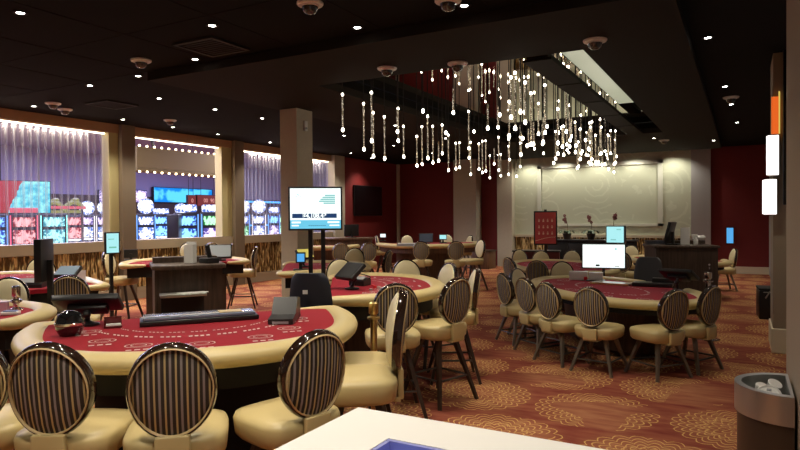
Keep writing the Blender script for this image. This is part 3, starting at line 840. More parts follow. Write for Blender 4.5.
# big display on twin poles
TEAL = emit('graphic_teal', (.35, .82, .80), .75); NAVYE = emit('graphic_navy', (.01, .05, .16), .9); CYANE = emit('graphic_cyan', (.16, .62, .85), 1.0)
p = atD(315.5, 208.5, 6.3)
def draw_big(bm, y):
    rect(bm, -.255, .255, -.205, -.118, y, 3)
    rect(bm, -.235, .215, -.098, -.052, y, 2)
    for k, (l, z_) in enumerate(((.105, .125), (.13, .105), (.15, .085), (.165, .065), (.12, .045))): rect(bm, .20-l, .20, z_, z_+.015, y, 1)
    text_into(bm, '$4,108.43', -.01, y-.001, -.075, .062, 4, .98, .0022)
    rect(bm, -.24, -.15, -.150, -.132, y-.001, 4); rect(bm, -.24, -.17, -.180, -.166, y-.001, 4); rect(bm, .12, .24, -.150, -.132, y-.001, 4); rect(bm, .14, .24, -.180, -.166, y-.001, 4)
    for k in range(9): rect(bm, -.07+k*.02, -.06+k*.02, -.178, -.170, y-.001, 2)
    for k in range(4): rect(bm, -.20+k*.014, -.186+k*.014, .145-.0*k-abs(k-1.3)*.018, .152-abs(k-1.3)*.018, y, 1)
screen('jackpot_display', 'large white jackpot display with navy number bar on twin black poles', 'display', p, heading(315, 0), .51, .41, [SCRW, TEAL, NAVYE, CYANE, SCRW], draw_big, pole=[-.055, .075], polez=0, base=True, thick=.07)
# small cyan screen by the window pillar
p = atD(112, 243, 8.6)
screen('small_screen', 'small cyan screen on a black pole beside the window pillar', 'screen', p, heading(112, 0)+R(20), .165, .27, [SCRC, emit('graphic_green', (.2, .65, .5), .8)], lambda bm, y: (rect(bm, -.05, .05, -.07, -.05, y, 1), rect(bm, -.06, .02, .05, .06, y, 1)), pole=[0], polez=0, base=True)
p = at(131, 260, FZ); p.z = 1.09
screen('small_screen', 'small black screen seen from behind at the window table corner', 'screen', p, heading(131, 180), .19, .11, [SCRB], pole=[0], polez=FZ, base=True)
p = atD(44, 260, 5.62)
screen('slim_monitor', 'tall black monitor seen edge-on beside the window-side table', 'screen', p, heading(43, 108), .30, .35, [SCRB], pole=[0], polez=0, base=True, thick=.06)
# poker monitors
p = atD(603.5, 256, 9.9)
screen('table_monitor', 'large white-lit monitor standing at the dealer edge of the big poker table', 'monitor', p, heading(603, 0), .64, .37, [SCRW, TEAL, BLACK], lambda bm, y: (rect(bm, .15, .165, .11, .12, y, 1), rect(bm, .175, .20, .10, .13, y, 1), rect(bm, -.12, -.06, -.165, -.135, y, 2), rect(bm, .17, .24, -.165, -.155, y, 2)), pole=[0], polez=0, base=True)
p = atD(616, 234.5, 14)
screen('table_monitor', 'smaller cyan monitor above the second poker table, before the orchids', 'monitor', p, heading(616, 0)-R(15), .38, .36, [SCRC, TEAL], lambda bm, y: (rect(bm, .03, .13, .10, .13, y, 1), rect(bm, -.10, .02, -.13, -.10, y, 1)), pole=[0], polez=0, base=True, thick=.14)
p = loc_on(POD2, -dd.length*.5+.32, .35, 1.40)
t = screen('slim_monitor', 'black monitor seen from the side on the wooden podium', 'monitor', p, heading(677, 104), .34, .32, [SCRB], pole=[0], polez=1.1735, base=True, tiltx=R(-14))
# wall tablet and television
def wallflat(name, label, cat, c, rz, w_, h_, ms, draw=None): return screen(name, label, cat, c, rz, w_, h_, ms, draw, thick=.06)
wallflat('wall_television', 'large black television on the red side wall', 'television', (XL+.035, 18.0, 2.26), R(90), 1.75, 1.0, [mat('tv_black', (.004, .004, .005), .12, coat=1)])
p = atY(730, 235.5, YB-.04)
wallflat('wall_tablet', 'glowing blue tablet on the dark red wall beyond the podium', 'tablet', p, 0, .17, .44, [SCRB], lambda bm, y: rect(bm, -.05, .05, .02, .12, y, 0))

# equipment on tables
def on(px, py, z): 
    q = at(px, py, z); return (q.x, q.y, z)
FZP = .76-.0255
def tloc(key, x, y, z=None):
    X, Y, dg, a, d, ov = TABLES[key]; v = Matrix.Rotation(R(dg), 3, 'Z') @ Vector((x, y, 0))
    return (X+v.x, Y+v.y, FZ if z is None else z)
# tray cover on the front table
a = at(143, 327, FZ); c = at(256, 319, FZ); mid = (a+c)/2; dd = c-a
t = thing('chip_tray', 'long blue-grey covered chip tray on the front table', 'chip tray', (mid.x, mid.y, FZ), math.atan2(dd.y, dd.x))
L_ = dd.length
part('rack', BLACK, t, lambda bm: box(bm, (0, .11, .016), (L_+.04, .24, .032), bev=.006))
cv = part('cover', BLUEG, t, lambda bm: box(bm, (0, .11, .043), (L_, .20, .022), bev=.006))
part('gold_tab', PIPING, cv, lambda bm: box(bm, (L_*.28, .11, .0555), (.16, .12, .003)))
part('stripe', WHITEP, cv, lambda bm: box(bm, (-L_*.1, .06, .0555), (.62, .012, .003)))
# card shoe
q = on(284, 321, FZ)
t = thing('card_shoe', 'black card shoe on the front table felt', 'card shoe', q, heading(284, 10))
def shoe(bm):
    pts = [(-.14, 0), (.20, 0), (.20, .14), (.08, .16), (-.02, .05), (-.14, .035)]
    lo = [bm.verts.new((-.085, y, z)) for y, z in pts]; hi = [bm.verts.new((.085, y, z)) for y, z in pts]
    bm.faces.new(lo); bm.faces.new(hi[::-1])
    for k in range(6): bm.faces.new((lo[k], hi[k], hi[(k+1) % 6], lo[(k+1) % 6]))
part('body', BLACK, t, shoe)
part('card_slot', GREYP, t, lambda bm: box(bm, (0, -.142, .012), (.11, .006, .016)))
# shufflers
def wedge(name, label, cat, loc, rz, w_, d_, h0, h1, lid=BLACK, sc=None):
    t = thing(name, label, cat, loc, rz)
    def body(bm):
        pts = [(-d_/2, 0), (d_/2, 0), (d_/2, h1), (d_/2-.04, h1+.02), (-d_/2, h0)]
        lo = [bm.verts.new((-w_/2, y, z)) for y, z in pts]; hi = [bm.verts.new((w_/2, y, z)) for y, z in pts]
        bm.faces.new(lo); bm.faces.new(hi[::-1]); n = len(pts)
        for k in range(n): bm.faces.new((lo[k], hi[k], hi[(k+1) % n], lo[(k+1) % n]))
    part('body', lid, t, body)
    sl = math.atan2(h1+.02-h0, d_-.04)
    o = part('screen' if sc else 'lid', sc or GREYP, t, lambda bm: box(bm, (0, 0, 0), (w_*.8, d_*.6, .006)))
    o.location = (0, -.02, (h0+h1+.02)/2+.012); o.rotation_euler.x = sl
    return t
def arm_screen(name, label, loc, rz, w_, h_, tilt, lift=.2, scr=None):
    """tilted touch display on a jointed stand; faces local -Y/up"""
    t = thing(name, label, 'touch display', loc, rz)
    part('base', BLACK, t, lambda bm: lathe(bm, [(.075, 0), (.075, .012), (.03, .022), (.02, .03)], seg=18))
    part('arm', BLACK, t, lambda bm: (rod(bm, (0, 0, .02), (0, .03, lift*.6), .018), ball(bm, (0, .03, lift*.6), .028), rod(bm, (0, .03, lift*.6), (0, 0, lift), .016)))
    o = part('housing', BLACK, t, lambda bm: (box(bm, (0, 0, 0), (w_, .045, h_), bev=.008), box(bm, (0, .035, -h_*.1), (w_*.6, .05, h_*.5), bev=.01)))
    o.location = (0, -.02, lift+.02); o.rotation_euler.x = tilt
    s_ = part('screen', scr or BLACKM, t, lambda bm: box(bm, (0, -.024, 0), (w_*.9, .003, h_*.88)))
    s_.location = (0, -.02, lift+.02); s_.rotation_euler.x = tilt
    return t
def cup(name, label, loc, r_=.06, h=.10):
    t = thing(name, label, 'dice shaker', loc)
    part('globe', mat('glossy_black', (.01, .01, .011), .06, coat=1), t, lambda bm: lathe(bm, [(r_*.7, 0), (r_*.95, h*.25), (r_, h*.55), (r_*.8, h*.85), (r_*.3, h)], seg=20))
    part('chrome_band', CHROME, t, lambda bm: lathe(bm, [(r_*.97, h*.40), (r_*1.03, h*.43), (r_*1.03, h*.52), (r_*.97, h*.55)], seg=20))
    return t
arm_screen('touch_display', 'wide black tilted display at the corner of the front table, seen from behind', on(88, 325, FZ), heading(80, 195), .42, .20, R(-58), .13)
cup('card_shuffler', 'glossy black round shuffler with chrome band on the front table', on(70, 335, FZ), .085, .155)
q = on(113, 327, FZ); t = thing('discard_rack', 'small dark red card holder beside the glossy round shuffler', 'card holder', q, heading(95, 0))
part('tray', mat('smoky_red', (.10, .012, .014), .3), t, lambda bm: (box(bm, (0, 0, .006), (.11, .09, .012)), box(bm, (0, .042, .035), (.11, .008, .06)), box(bm, (-.052, 0, .03), (.007, .09, .05))))
part('cards', WHITEP, t, lambda bm: box(bm, (.003, -.003, .0165), (.09, .065, .008)))
arm_screen('touch_display', 'slanted navy-black display with grey end on the middle table', on(352, 289, FZ), heading(352, 55), .30, .22, R(-50), .16)
t = wedge('card_shuffler', 'low black shuffler with cables below the slanted display', 'shuffler', on(360, 285, FZ), heading(360, 30), .18, .16, .05, .06)
part('cable', BLACKM, t, lambda bm: sweep(bm, [Vector((.06+.07*math.cos(k*.5), -.02+.07*math.sin(k*.5), .075+.008*k)) for k in range(12)], circ(.006, 6)))
for i, (px, py) in enumerate(((371, 290), (375, 288), (379, 290), (373, 286))):
    t = tag(part('chip_stack', (FELTW, mat('chip_red', (.6, .02, .03), .4))[i % 2], None, lambda bm: lathe(bm, [(.02, 0), (.02, .012*(1+i % 3)), (.016, .0125*(1+i % 3))], seg=16), loc=on(px, py, FZ)), ('short stack of white chips next to the middle table shuffler' if i % 2 == 0 else 'low stack of red chips next to the middle table shuffler'), 'chips', ('white chip stacks', 'red chip stacks')[i % 2])
arm_screen('touch_display', 'tilted display with yellow glow on the table before the beige column', on(304, 267, FZ), heading(303, -35), .26, .17, R(-40), .17, emit('screen_yellow', (.9, .75, .15), .7))
p = tloc('T2B', .66, .20)
screen('small_tablet', 'tiny blue-lit tablet at the corner of the table before the beige column', 'tablet', (p[0], p[1], FZ+.18), heading(289, 0), .10, .11, [SCRB], pole=[0], polez=FZ, base=True)
arm_screen('touch_display', 'black display with pale screen at the end of the window-side table', tloc('TA', .36, .26), heading(95, 25), .24, .20, R(-62), .12, mat('pale_blue_glass', (.25, .33, .42), .15))
wedge('card_shuffler', 'black shuffler with card slot on the window-side table, beside the pale display', 'shuffler', tloc('TA', -.05, .24), heading(83, 15), .34, .16, .035, .07)
t = thing('score_stand', 'pale paper stand on the end of the window-side table', 'stand', tloc('TA', .52, .42), heading(101, 15))
part('base', GREYP, t, lambda bm: box(bm, (0, 0, .008), (.09, .07, .016))); part('card', WHITEP, t, lambda bm: box(bm, (0, .02, .075), (.085, .006, .12)))
# cut-off table corner: small pink and white boxes
q = tloc('TBL', .58, .36); t = thing('card_holder', 'small pink card box on the cut-off table corner', 'card box', q, heading(7, 20))
part('box', mat('pink_paper', (.60, .32, .40), .6), t, lambda bm: box(bm, (0, 0, .035), (.09, .06, .07))); part('lid', mat('lilac_paper', (.52, .40, .55), .6), t, lambda bm: box(bm, (0, 0, .074), (.092, .062, .008)))
q = tloc('TBL', .78, .24); t = thing('card_holder', 'low white tray of cards on the cut-off table corner', 'card tray', q, heading(20, 20))
part('tray', WHITEP, t, lambda bm: box(bm, (0, 0, .012), (.12, .07, .024), bev=.005)); part('cards', mat('blue_cards', (.15, .2, .45), .5), t, lambda bm: box(bm, (0, 0, .028), (.09, .05, .008)))
# window pit stand: items
t = thing('pit_phone', 'black phone terminal on the wooden pit stand', 'phone', loc_on(POD1, .24, .22, 1.1735), heading(212, 60))
part('body', BLACK, t, lambda bm: box(bm, (0, 0, .03), (.20, .16, .06), bev=.01)); part('handset', BLACK, t, lambda bm: box(bm, (-.05, .02, .13), (.05, .05, .18), bev=.015, rot=Matrix.Rotation(.25, 4, 'X')))
t = thing('paper_box', 'white paper box standing on the wooden pit stand', 'box', loc_on(POD1, .04, .34, 1.1735), heading(200, 30))
part('box', WHITEP, t, lambda bm: box(bm, (0, 0, .11), (.12, .08, .22))); part('flap', WHITEP, t, lambda bm: box(bm, (0, .03, .235), (.12, .02, .03)))
p = Vector((-7.84, 7.72, 1.14))
screen('tilted_screen', 'grey tilted screen on a stand behind the wooden pit stand', 'screen', (p.x, p.y, 1.13), heading(232, 0), .36, .22, [mat('grey_glass', (.42, .48, .52), .2)], pole=[0], polez=FZ, base=True, tiltx=R(-30))
# wooden desk laptop, far table screens
p = loc_on(DESK, .1, .3, 1.1215)
screen('desk_laptop', 'black laptop screen on the brown wooden desk', 'laptop', (p.x, p.y, 1.33), heading(347, 160), .40, .30, [SCRB], pole=[0], polez=1.1215, base=True)
for px, py, w_, lb, ms, ph in ((383, 241, .16, 'small white-lit screen at the far table end below the television', SCRW, 0), (426, 244, .34, 'dark blue slanted screen in the middle of the far table', mat('slate_screen', (.08, .12, .18), .2), 0), (443, 243, .18, 'small cyan tablet on the far table near the pillar', SCRC, 0)):
    p = at(px, py, FZ)
    screen('table_screen', lb, 'screen', (p.x, p.y, FZ+.16), heading(px, ph), w_, w_*.62, [ms], pole=[0], polez=FZ, base=True, tiltx=R(-12))
p = at(407, 246, FZ); t = thing('chip_tray', 'pale covered chip tray on the far table', 'chip tray', (p.x, p.y, FZ), heading(407, 5))
part('rack', GREYP, t, lambda bm: box(bm, (0, 0, .03), (.48, .24, .06))); part('cover', WHITEP, t, lambda bm: box(bm, (0, 0, .066), (.46, .22, .012)))
# poker table items
q = on(584, 280, FZP); t = thing('card_box', 'white box with cards and a red tab on the big poker table', 'card box', q, heading(583, 6))
part('tray', WHITEP, t, lambda bm: (box(bm, (-.08, 0, .065), (.26, .12, .13), bev=.006), box(bm, (.17, .0, .06), (.20, .10, .12), bev=.006)))
part('black_base', BLACK, t, lambda bm: box(bm, (.17, -.04, .006), (.26, .20, .012)))
part('red_tab', mat('chip_red', (.6, .02, .03), .4), t, lambda bm: box(bm, (.03, -.07, .03), (.05, .012, .05)))
q = on(653, 286, FZP); t = thing('chip_tray', 'black dealer tray on the big poker table beside the dealer chair', 'chip tray', q, heading(647, 8))
part('rack', BLACK, t, lambda bm: box(bm, (0, 0, .025), (.50, .26, .05), bev=.008))
part('riser', BLACK, t, lambda bm: box(bm, (.12, .08, .075), (.28, .10, .06), bev=.01))
q = on(612, 284, FZP); t = thing('tray_lid', 'flat gold-edged lid lying across the poker felt', 'lid', q, heading(618, 20))
part('panel', mat('dim_glass', (.55, .48, .36), .2), t, lambda bm: box(bm, (0, 0, .018), (.52, .24, .014))); part('edge', BRASS, t, lambda bm: box(bm, (0, -.125, .012), (.54, .02, .024)))
arm_screen('touch_display', 'black tilted display on a stand at the podium end of the poker table', on(678, 292, FZP), heading(678, 205), .42, .25, R(-62), .20)
# black dealer chair
def dealer_chair(label, px, py, z, phi, m_, rz=None):
    p = at(px, py, z) if not rz else atD(px, 218, rz); t = thing('dealer_chair', label, 'chair', (p.x, p.y, 0), heading(px, phi))
    def back(bm):
        n = 12; rings = []
        for k in range(n+1):
            u = k/n; zz = z-.30+.56*u; w_ = .24*(1-.25*u**3)*(.75+.25*math.sin(PI*min(1, u*1.6)/2)) if u < .95 else .15
            rings.append([bm.verts.new((w_*math.cos(q), -.20-.08*u+.05*math.sin(q)+.05*abs(math.cos(q))**2, zz)) for q in [2*PI*j/14 for j in range(14)]])
        for a, b_ in zip(rings, rings[1:]):
            for j in range(14): bm.faces.new((a[j], a[(j+1) % 14], b_[(j+1) % 14], b_[j]))
        bm.faces.new(rings[0][::-1]); bm.faces.new(rings[-1])
    part('backrest', m_, t, back, ang=1.2)
    part('seat', m_, t, lambda bm: lathe(bm, [(.2, z-.42), (.25, z-.40), (.255, z-.36), (.22, z-.335)], seg=24))
    part('back_bar', STEEL, t, lambda bm: box(bm, (0, -.215, z-.33), (.06, .02, .16)))
    part('column', STEEL, t, lambda bm: rod(bm, (0, 0, .08), (0, 0, z-.42), .03))
    for k in range(5):
        q = 2*PI*k/5
        l = part('base_arm', BLACK, t, lambda bm: rod(bm, (.02*math.cos(q), .02*math.sin(q), .10), (.27*math.cos(q), .27*math.sin(q), .06), .022, .014))
        part('caster', BLACK, l, lambda bm: ball(bm, (.27*math.cos(q), .27*math.sin(q), .03), .03, seg=8))
    return t
dealer_chair('black dealer chair with rounded back between big poker table and podium', 645, 274, .74, 195, mat('charcoal_vinyl', (.060, .062, .068), .5))
t = dealer_chair('dark navy dealer chair behind the twin poles, small white tag on its back', 315, 287, 1.0, 15, NAVY, 5.5)
t.scale = (.84, .84, .97)
part('tag', WHITEP, t, lambda bm: box(bm, (-.02, -.335, 1.10), (.05, .006, .035)))
# chrome and brass posts
def post(label, loc, h, m_, r_=.022, rb=.15, name='stanchion_post'):
    t = thing(name, label, 'post', loc)
    part('base', m_, t, lambda bm: lathe(bm, [(rb, 0), (rb, .012), (rb*.4, .03), (r_, .05)], seg=24))
    part('shaft', m_, t, lambda bm: rod(bm, (0, 0, .05), (0, 0, h-.03), r_, seg=14))
    part('cap', m_, t, lambda bm: lathe(bm, [(r_*1.3, h-.09), (r_*1.45, h-.08), (r_*1.45, h-.01), (r_, h)], seg=18))
    part('collar', m_, t, lambda bm: lathe(bm, [(r_, h-.14), (r_*1.9, h-.13), (r_*1.9, h-.115), (r_, h-.105)], seg=18))
    return t
q = atD(373.5, 302, 4.75); post('brass post standing between front and middle tables', (q.x, q.y, 0), q.z, BRASS, .026)
q = Vector(tloc('TBL', .66, .42)); post('short chrome post standing on the cut-off table beside a cream stool', (q.x, q.y, FZ), .20, CHROME, .022, .05)
q = at(708, 272, .92); post('chrome post at the podium end of the big poker table', (q.x, q.y, 0), .92, CHROME, .034)
q2 = Vector((q.x-.06, q.y-.06, 0))
# podium items
q = at(687.5, 247, 1.195); t = thing('paper_box', 'plain white box standing on the wooden podium', 'box', (q.x, q.y+.28, 1.2055), heading(687, 0)); t.location = loc_on(POD2, .10, .45, 1.1735)
part('box', WHITEP, t, lambda bm: box(bm, (0, 0, .15), (.15, .09, .30))); part('slot', GREYP, t, lambda bm: box(bm, (0, 0, .3), (.10, .02, .004)))
q = at(706, 247, 1.173); t = thing('spray_bottle', 'white spray bottle on the wooden podium', 'spray bottle', loc_on(POD2, .25, .36, 1.1735), heading(706, 90))
part('bottle', WHITEP, t, lambda bm: lathe(bm, [(.035, 0), (.038, .02), (.038, .08), (.016, .12), (.014, .14)], seg=16))
part('trigger_head', WHITEP, t, lambda bm: (box(bm, (0, -.015, .155), (.03, .10, .035), bev=.006), box(bm, (0, -.045, .125), (.014, .016, .05))))
t = thing('towel_roll', 'crumpled white towel at the back corner of the podium', 'towel', loc_on(POD2, .44, .78, 1.2415), .4)
part('cloth', WHITEP, t, lambda bm: (ball(bm, (0, 0, .04), .07, sc=(1.3, .8, .6)), ball(bm, (.06, .02, .045), .05, sc=(1, 1, .8)), ball(bm, (-.06, .01, .035), .04)))

# red sign on a stand
p = atD(545.5, 228, 15.6)
t = thing('sign_stand', 'red notice board on a black floor stand before the wainscot', 'sign', (p.x, p.y, 0), heading(545, 0))
zc = p.z
part('frame', BLACK, t, lambda bm: box(bm, (0, 0, zc), (.58, .05, .86), bev=.008))
def sg(bm):
    rect(bm, -.255, .255, zc-.395, zc+.395, -.026, 0)
    for r_ in range(3):
        for c_ in range(4):
            x = -.16+c_*.107; z = zc+.20-r_*.16
            rect(bm, x-.02, x+.02, z-.045, z+.0, -.027, 1); rect(bm, x-.012, x+.012, z+.008, z+.03, -.027, 1)
    for k in range(10):
        x = -.25+k*.05; z = zc-.33+.09*math.sin(k/9*PI*.5)
        f = bm.faces.new([bm.verts.new(q) for q in ((x, -.027, z), (x+.05, -.027, z+.012), (x+.05, -.027, z+.022), (x, -.027, z+.012))]); f.material_index = 1
part('poster', [mat('poster_red', (.55, .07, .07), .5), mat('poster_pale', (.85, .62, .50), .5)], t, sg, smooth=False)
part('post', BLACK, t, lambda bm: (box(bm, (0, .045, zc/2+.24), (.07, .04, zc+.48-.02)), ))
part('base', BLACK, t, lambda bm: box(bm, (0, .04, .015), (.5, .36, .03), bev=.005))
# dark red counter and brown planter
p = at(526, 252, .70); t = thing('low_counter', 'low dark red counter below the red sign', 'counter', (p.x, p.y+1.0, 0), R(12))
part('body', mat('oxblood', (.09, .012, .012), .5), t, lambda bm: box(bm, (0, 0, .33), (1.3, .5, .66))); part('top', BLACK, t, lambda bm: box(bm, (0, 0, .68), (1.36, .56, .04)))
p = at(494, 270, 0); t = thing('wooden_planter', 'brown wooden box on the floor at the beige pilaster', 'planter', (-7.4, 18.9, 0), 0)
part('body', WOOD2, t, lambda bm: box(bm, (0, 0, .28), (.62, .62, .56), bev=.01)); part('rim', WOOD, t, lambda bm: box(bm, (0, 0, .58), (.66, .66, .04), bev=.006))
# black cabinet with orchids
t = thing('console_cabinet', 'long black cabinet under the rosette wall, orchids on top', 'cabinet', (-3.95, 18.6, 0), 0)
part('body', BLACKM, t, lambda bm: box(bm, (0, .3, .50), (2.5, .55, .86))); part('top', BLACK, t, lambda bm: box(bm, (0, .3, .955), (2.6, .62, .05), bev=.006)); part('plinth', BLACKM, t, lambda bm: box(bm, (0, .3, .035), (2.4, .5, .07)))
for k in range(4): 
    d_ = part('door', BLACK, t, lambda bm: box(bm, (-.93+k*.62, .015, .50), (.60, .02, .78), bev=.004)); part('handle', STEEL, d_, lambda bm: rod(bm, (-.93+k*.62+.24*(1 if k % 2 == 0 else -1), -.01, .46), (-.93+k*.62+.24*(1 if k % 2 == 0 else -1), -.01, .60), .008))
def orchid(px, lb, seed, h):
    rnd = random.Random(seed); p = atY(px, 236, 18.9)
    t = thing('potted_orchid', lb, 'plant', (p.x, 18.9, .98))
    part('pot', mat('dark_pot', (.05, .035, .025), .4), t, lambda bm: lathe(bm, [(.09, 0), (.13, .16), (.14, .18), (.12, .18)], seg=18))
    def lv(bm):
        for k in range(6):
            a = k*1.05+seed; P_ = [Vector((math.cos(a)*r_, math.sin(a)*r_, .18+z)) for r_, z in ((.02, 0), (.12, .09), (.22, .08), (.30, .0))]
            sweep(bm, P_, [(.035, 0), (0, .006), (-.035, 0), (0, -.006)])
    part('leaves', mat('orchid_leaf', (.03, .07, .03), .4), t, lv)
    tip = Vector((.14*math.cos(seed*2.1), -.05, h))
    st = [Vector((0, 0, .17)), Vector((.02, 0, h*.6)), Vector((tip.x*.4, tip.y*.4, h*.92)), tip]
    part('stem', mat('orchid_stem', (.12, .10, .04), .6), t, lambda bm: sweep(bm, st, circ(.009, 6)))
    def fl(bm):
        for k in range(6):
            c = st[2].lerp(tip, k/5)+Vector((rnd.uniform(-.04, .04), rnd.uniform(-.03, .03), rnd.uniform(-.16, .03)))
            for j in range(5):
                a = 2*PI*j/5; ball(bm, c+Vector((.028*math.cos(a), 0, .028*math.sin(a))), .024, seg=6, sc=(1, .35, 1))
    part('blossoms', mat('orchid_bloom', (.16, .05, .05), .6), t, fl)
orchid(567, 'tall orchid with dark blossoms at the red sign end of the black cabinet', 1, .70); orchid(591, 'bare-stemmed orchid in the middle of the black cabinet', 2, .72); orchid(613, 'orchid whose blossoms rise above the cyan monitor', 3.3, .80)

# trash can by the pillar
t = thing('trash_can', 'half-round brown trash can with steel rim against the pillar', 'trash can', (.235, 4.0, 0), 0)
def half(r_, n=28, sy_=1): return [(-r_*math.sin(PI*k/n), r_*sy_*math.cos(PI*k/n)) for k in range(n+1)]
def wallring(bm, ro, ri, z0, z1):
    n = 28; O = half(ro, n); I = half(ri, n); I = [(x-.015, y) for x, y in I]
    vs = [[bm.verts.new((x, y, z)) for x, y in L2] for L2, z in ((O, z0), (O, z1), (I, z1), (I, z0))]
    m_ = n+1
    for a in range(4):
        A, B = vs[a], vs[(a+1) % 4]
        for k in range(m_): bm.faces.new((A[k], A[(k+1) % m_], B[(k+1) % m_], B[k]))
part('body', mat('bin_brown', (.045, .028, .018), .4), t, lambda bm: prism(bm, half(.262), 0, .60))
part('steel_rim', STAIN, t, lambda bm: wallring(bm, .275, .225, .60, .755))
part('liner', BLACKM, t, lambda bm: prism(bm, half(.218), .601, .625))
def pcup(label, x, y, z, rot, r_=.045, h=.10, lid=True):
    t = thing('paper_cup', label, 'cup', (x, y, z)); t.rotation_euler = rot
    part('cup', WHITEP, t, lambda bm: lathe(bm, [(r_*.72, -h/2), (r_, h/2)], seg=20))
    part('lid', WHITEP, t, lambda bm: lathe(bm, [(r_*1.04, h/2), (r_*1.06, h/2+.008), (r_*.9, h/2+.014)], seg=20))
t = thing('cup_lid', 'round white cup lid tilted across the trash can opening', 'cup lid', (.125, 3.90, .705)); t.rotation_euler = (.85, 0, -.2)
part('disc', WHITEP, t, lambda bm: lathe(bm, [(.064, 0), (.066, .006), (.060, .012), (.052, .006), (.018, .006), (.004, .007)], seg=28)); part('sip_tab', GREYP, t, lambda bm: box(bm, (0, .035, .009), (.022, .010, .006)))
pcup('small white cup poking out of the trash can', .09, 4.06, .685, (.3, .3, 0), .034, .06)
t = thing('plastic_cup', 'clear crumpled plastic cup in the trash can', 'cup', (.15, 4.13, .69)); t.rotation_euler = (.5, .2, .4)
part('cup', mat('clear_grey', (.5, .52, .52), .1, .2), t, lambda bm: lathe(bm, [(.028, -.04), (.036, .04)], seg=16)); part('rim', WHITEP, t, lambda bm: lathe(bm, [(.036, .04), (.039, .043), (.036, .047)], seg=16))
# black case by the side wall
t = thing('black_case', 'black case with a pale strap on the carpet by the side wall', 'case', (.40, 11.75, 0), R(4))
part('body', BLACK, t, lambda bm: box(bm, (0, 0, .235), (.36, .50, .47), bev=.02)); part('lid', BLACKM, t, lambda bm: box(bm, (0, 0, .487), (.365, .505, .032), bev=.008))
part('strap', STAIN, t, lambda bm: (box(bm, (-.06, -.252, .40), (.02, .008, .13), rot=Matrix.Rotation(.5, 4, 'Y')), box(bm, (0, -.252, .44), (.24, .006, .014))))
# lit signs on the second pillar
def lightbox(label, x0, x1, z0, z1, y=8.68):
    t = thing('light_box', label, 'sign', ((x0+x1)/2, y, (z0+z1)/2))
    w_, h_ = x1-x0, z1-z0
    part('case', WHITEP, t, lambda bm: box(bm, (0, .05, 0), (w_, .12, h_), bev=.02))
    part('face', emit('lightbox_face', (1, .93, .90), 2.2), t, lambda bm: (box(bm, (0, -.014, 0), (w_*.94, .012, h_*.96), bev=.005), box(bm, (-w_/2-.002, .04, 0), (.006, .09, h_*.94))))
def bx(px): return atY(px, 218, 8.7).x
def bz(py): return atY(770, py, 8.7).z
lightbox('upper white glowing sign box on the pillar edge', bx(767), bx(779), bz(176), bz(135)); lightbox('lower white glowing sign box on the pillar edge', bx(763), bx(777), bz(215), bz(179))
t = thing('orange_banner', 'orange-red banner strip above the glowing sign boxes', 'banner', (bx(775), 8.72, 0))
part('panel', emit('orange_lit', (1, .16, .02), .8), t, lambda bm: box(bm, (0, 0, (bz(134)+bz(97))/2), (.075, .03, bz(97)-bz(134)))); part('edge', emit('yellow_lit', (1, .75, .15), .7), t, lambda bm: box(bm, (.045, 0, (bz(134)+bz(92))/2), (.015, .03, bz(92)-bz(134))))
t = thing('pillar_screen', 'tall black display on the pillar beside the glowing sign boxes', 'display', (bx(788), 8.74, 0))
part('housing', BLACK, t, lambda bm: box(bm, (.02, 0, (bz(45)+bz(205))/2), (.14, .10, bz(45)-bz(205)), bev=.01)); part('screen', MATS['tv_black'], t, lambda bm: box(bm, (.02, -.052, (bz(45)+bz(205))/2), (.12, .004, bz(45)-bz(205)-.04)))

# white console in front
t = thing('white_console', 'white console top with a blue-lit recessed screen, in front of everything', 'console', (0, 0, 0))
x0, x1, y0, y1, zt = -1.06, -.02, .72, 1.625, 1.10
sx0, sx1, sy0, sy1 = -.84, -.22, .88, 1.435
def top(bm):
    for a, b_, c, d in ((x0, sx0, y0, y1), (sx1, x1, y0, y1), (sx0, sx1, y0, sy0), (sx0, sx1, sy1, y1)): box(bm, ((a+b_)/2, (c+d)/2, zt-.03), (b_-a, d-c, .06))
part('top', CTOP, t, top, smooth=False)
part('body', mat('console_body', (.10, .09, .08), .5), t, lambda bm: box(bm, ((x0+x1)/2, (y0+y1)/2, (zt-.07)/2), (x1-x0-.08, y1-y0-.08, zt-.07)))
part('screen', [emit('console_blue', (.34, .38, .85), 1.0), emit('console_pale', (.55, .55, .85), .6)], t, lambda bm: (box(bm, ((sx0+sx1)/2, (sy0+sy1)/2, zt-.048), (sx1-sx0, sy1-sy0, .01)), box(bm, (-.6, 1.37, zt-.041), (.30, .02, .003), mi=1), box(bm, (-.62, 1.30, zt-.041), (.2, .02, .003), mi=1)), smooth=False)
part('bezel', mat('blue_bezel', (.28, .30, .62), .4), t, lambda bm: [box(bm, q, s_) for q, s_ in ((((sx0+sx1)/2, sy1-.006, zt-.022), (sx1-sx0, .012, .04)), ((sx0+.006, (sy0+sy1)/2, zt-.022), (.012, sy1-sy0-.03, .04)))], smooth=False)

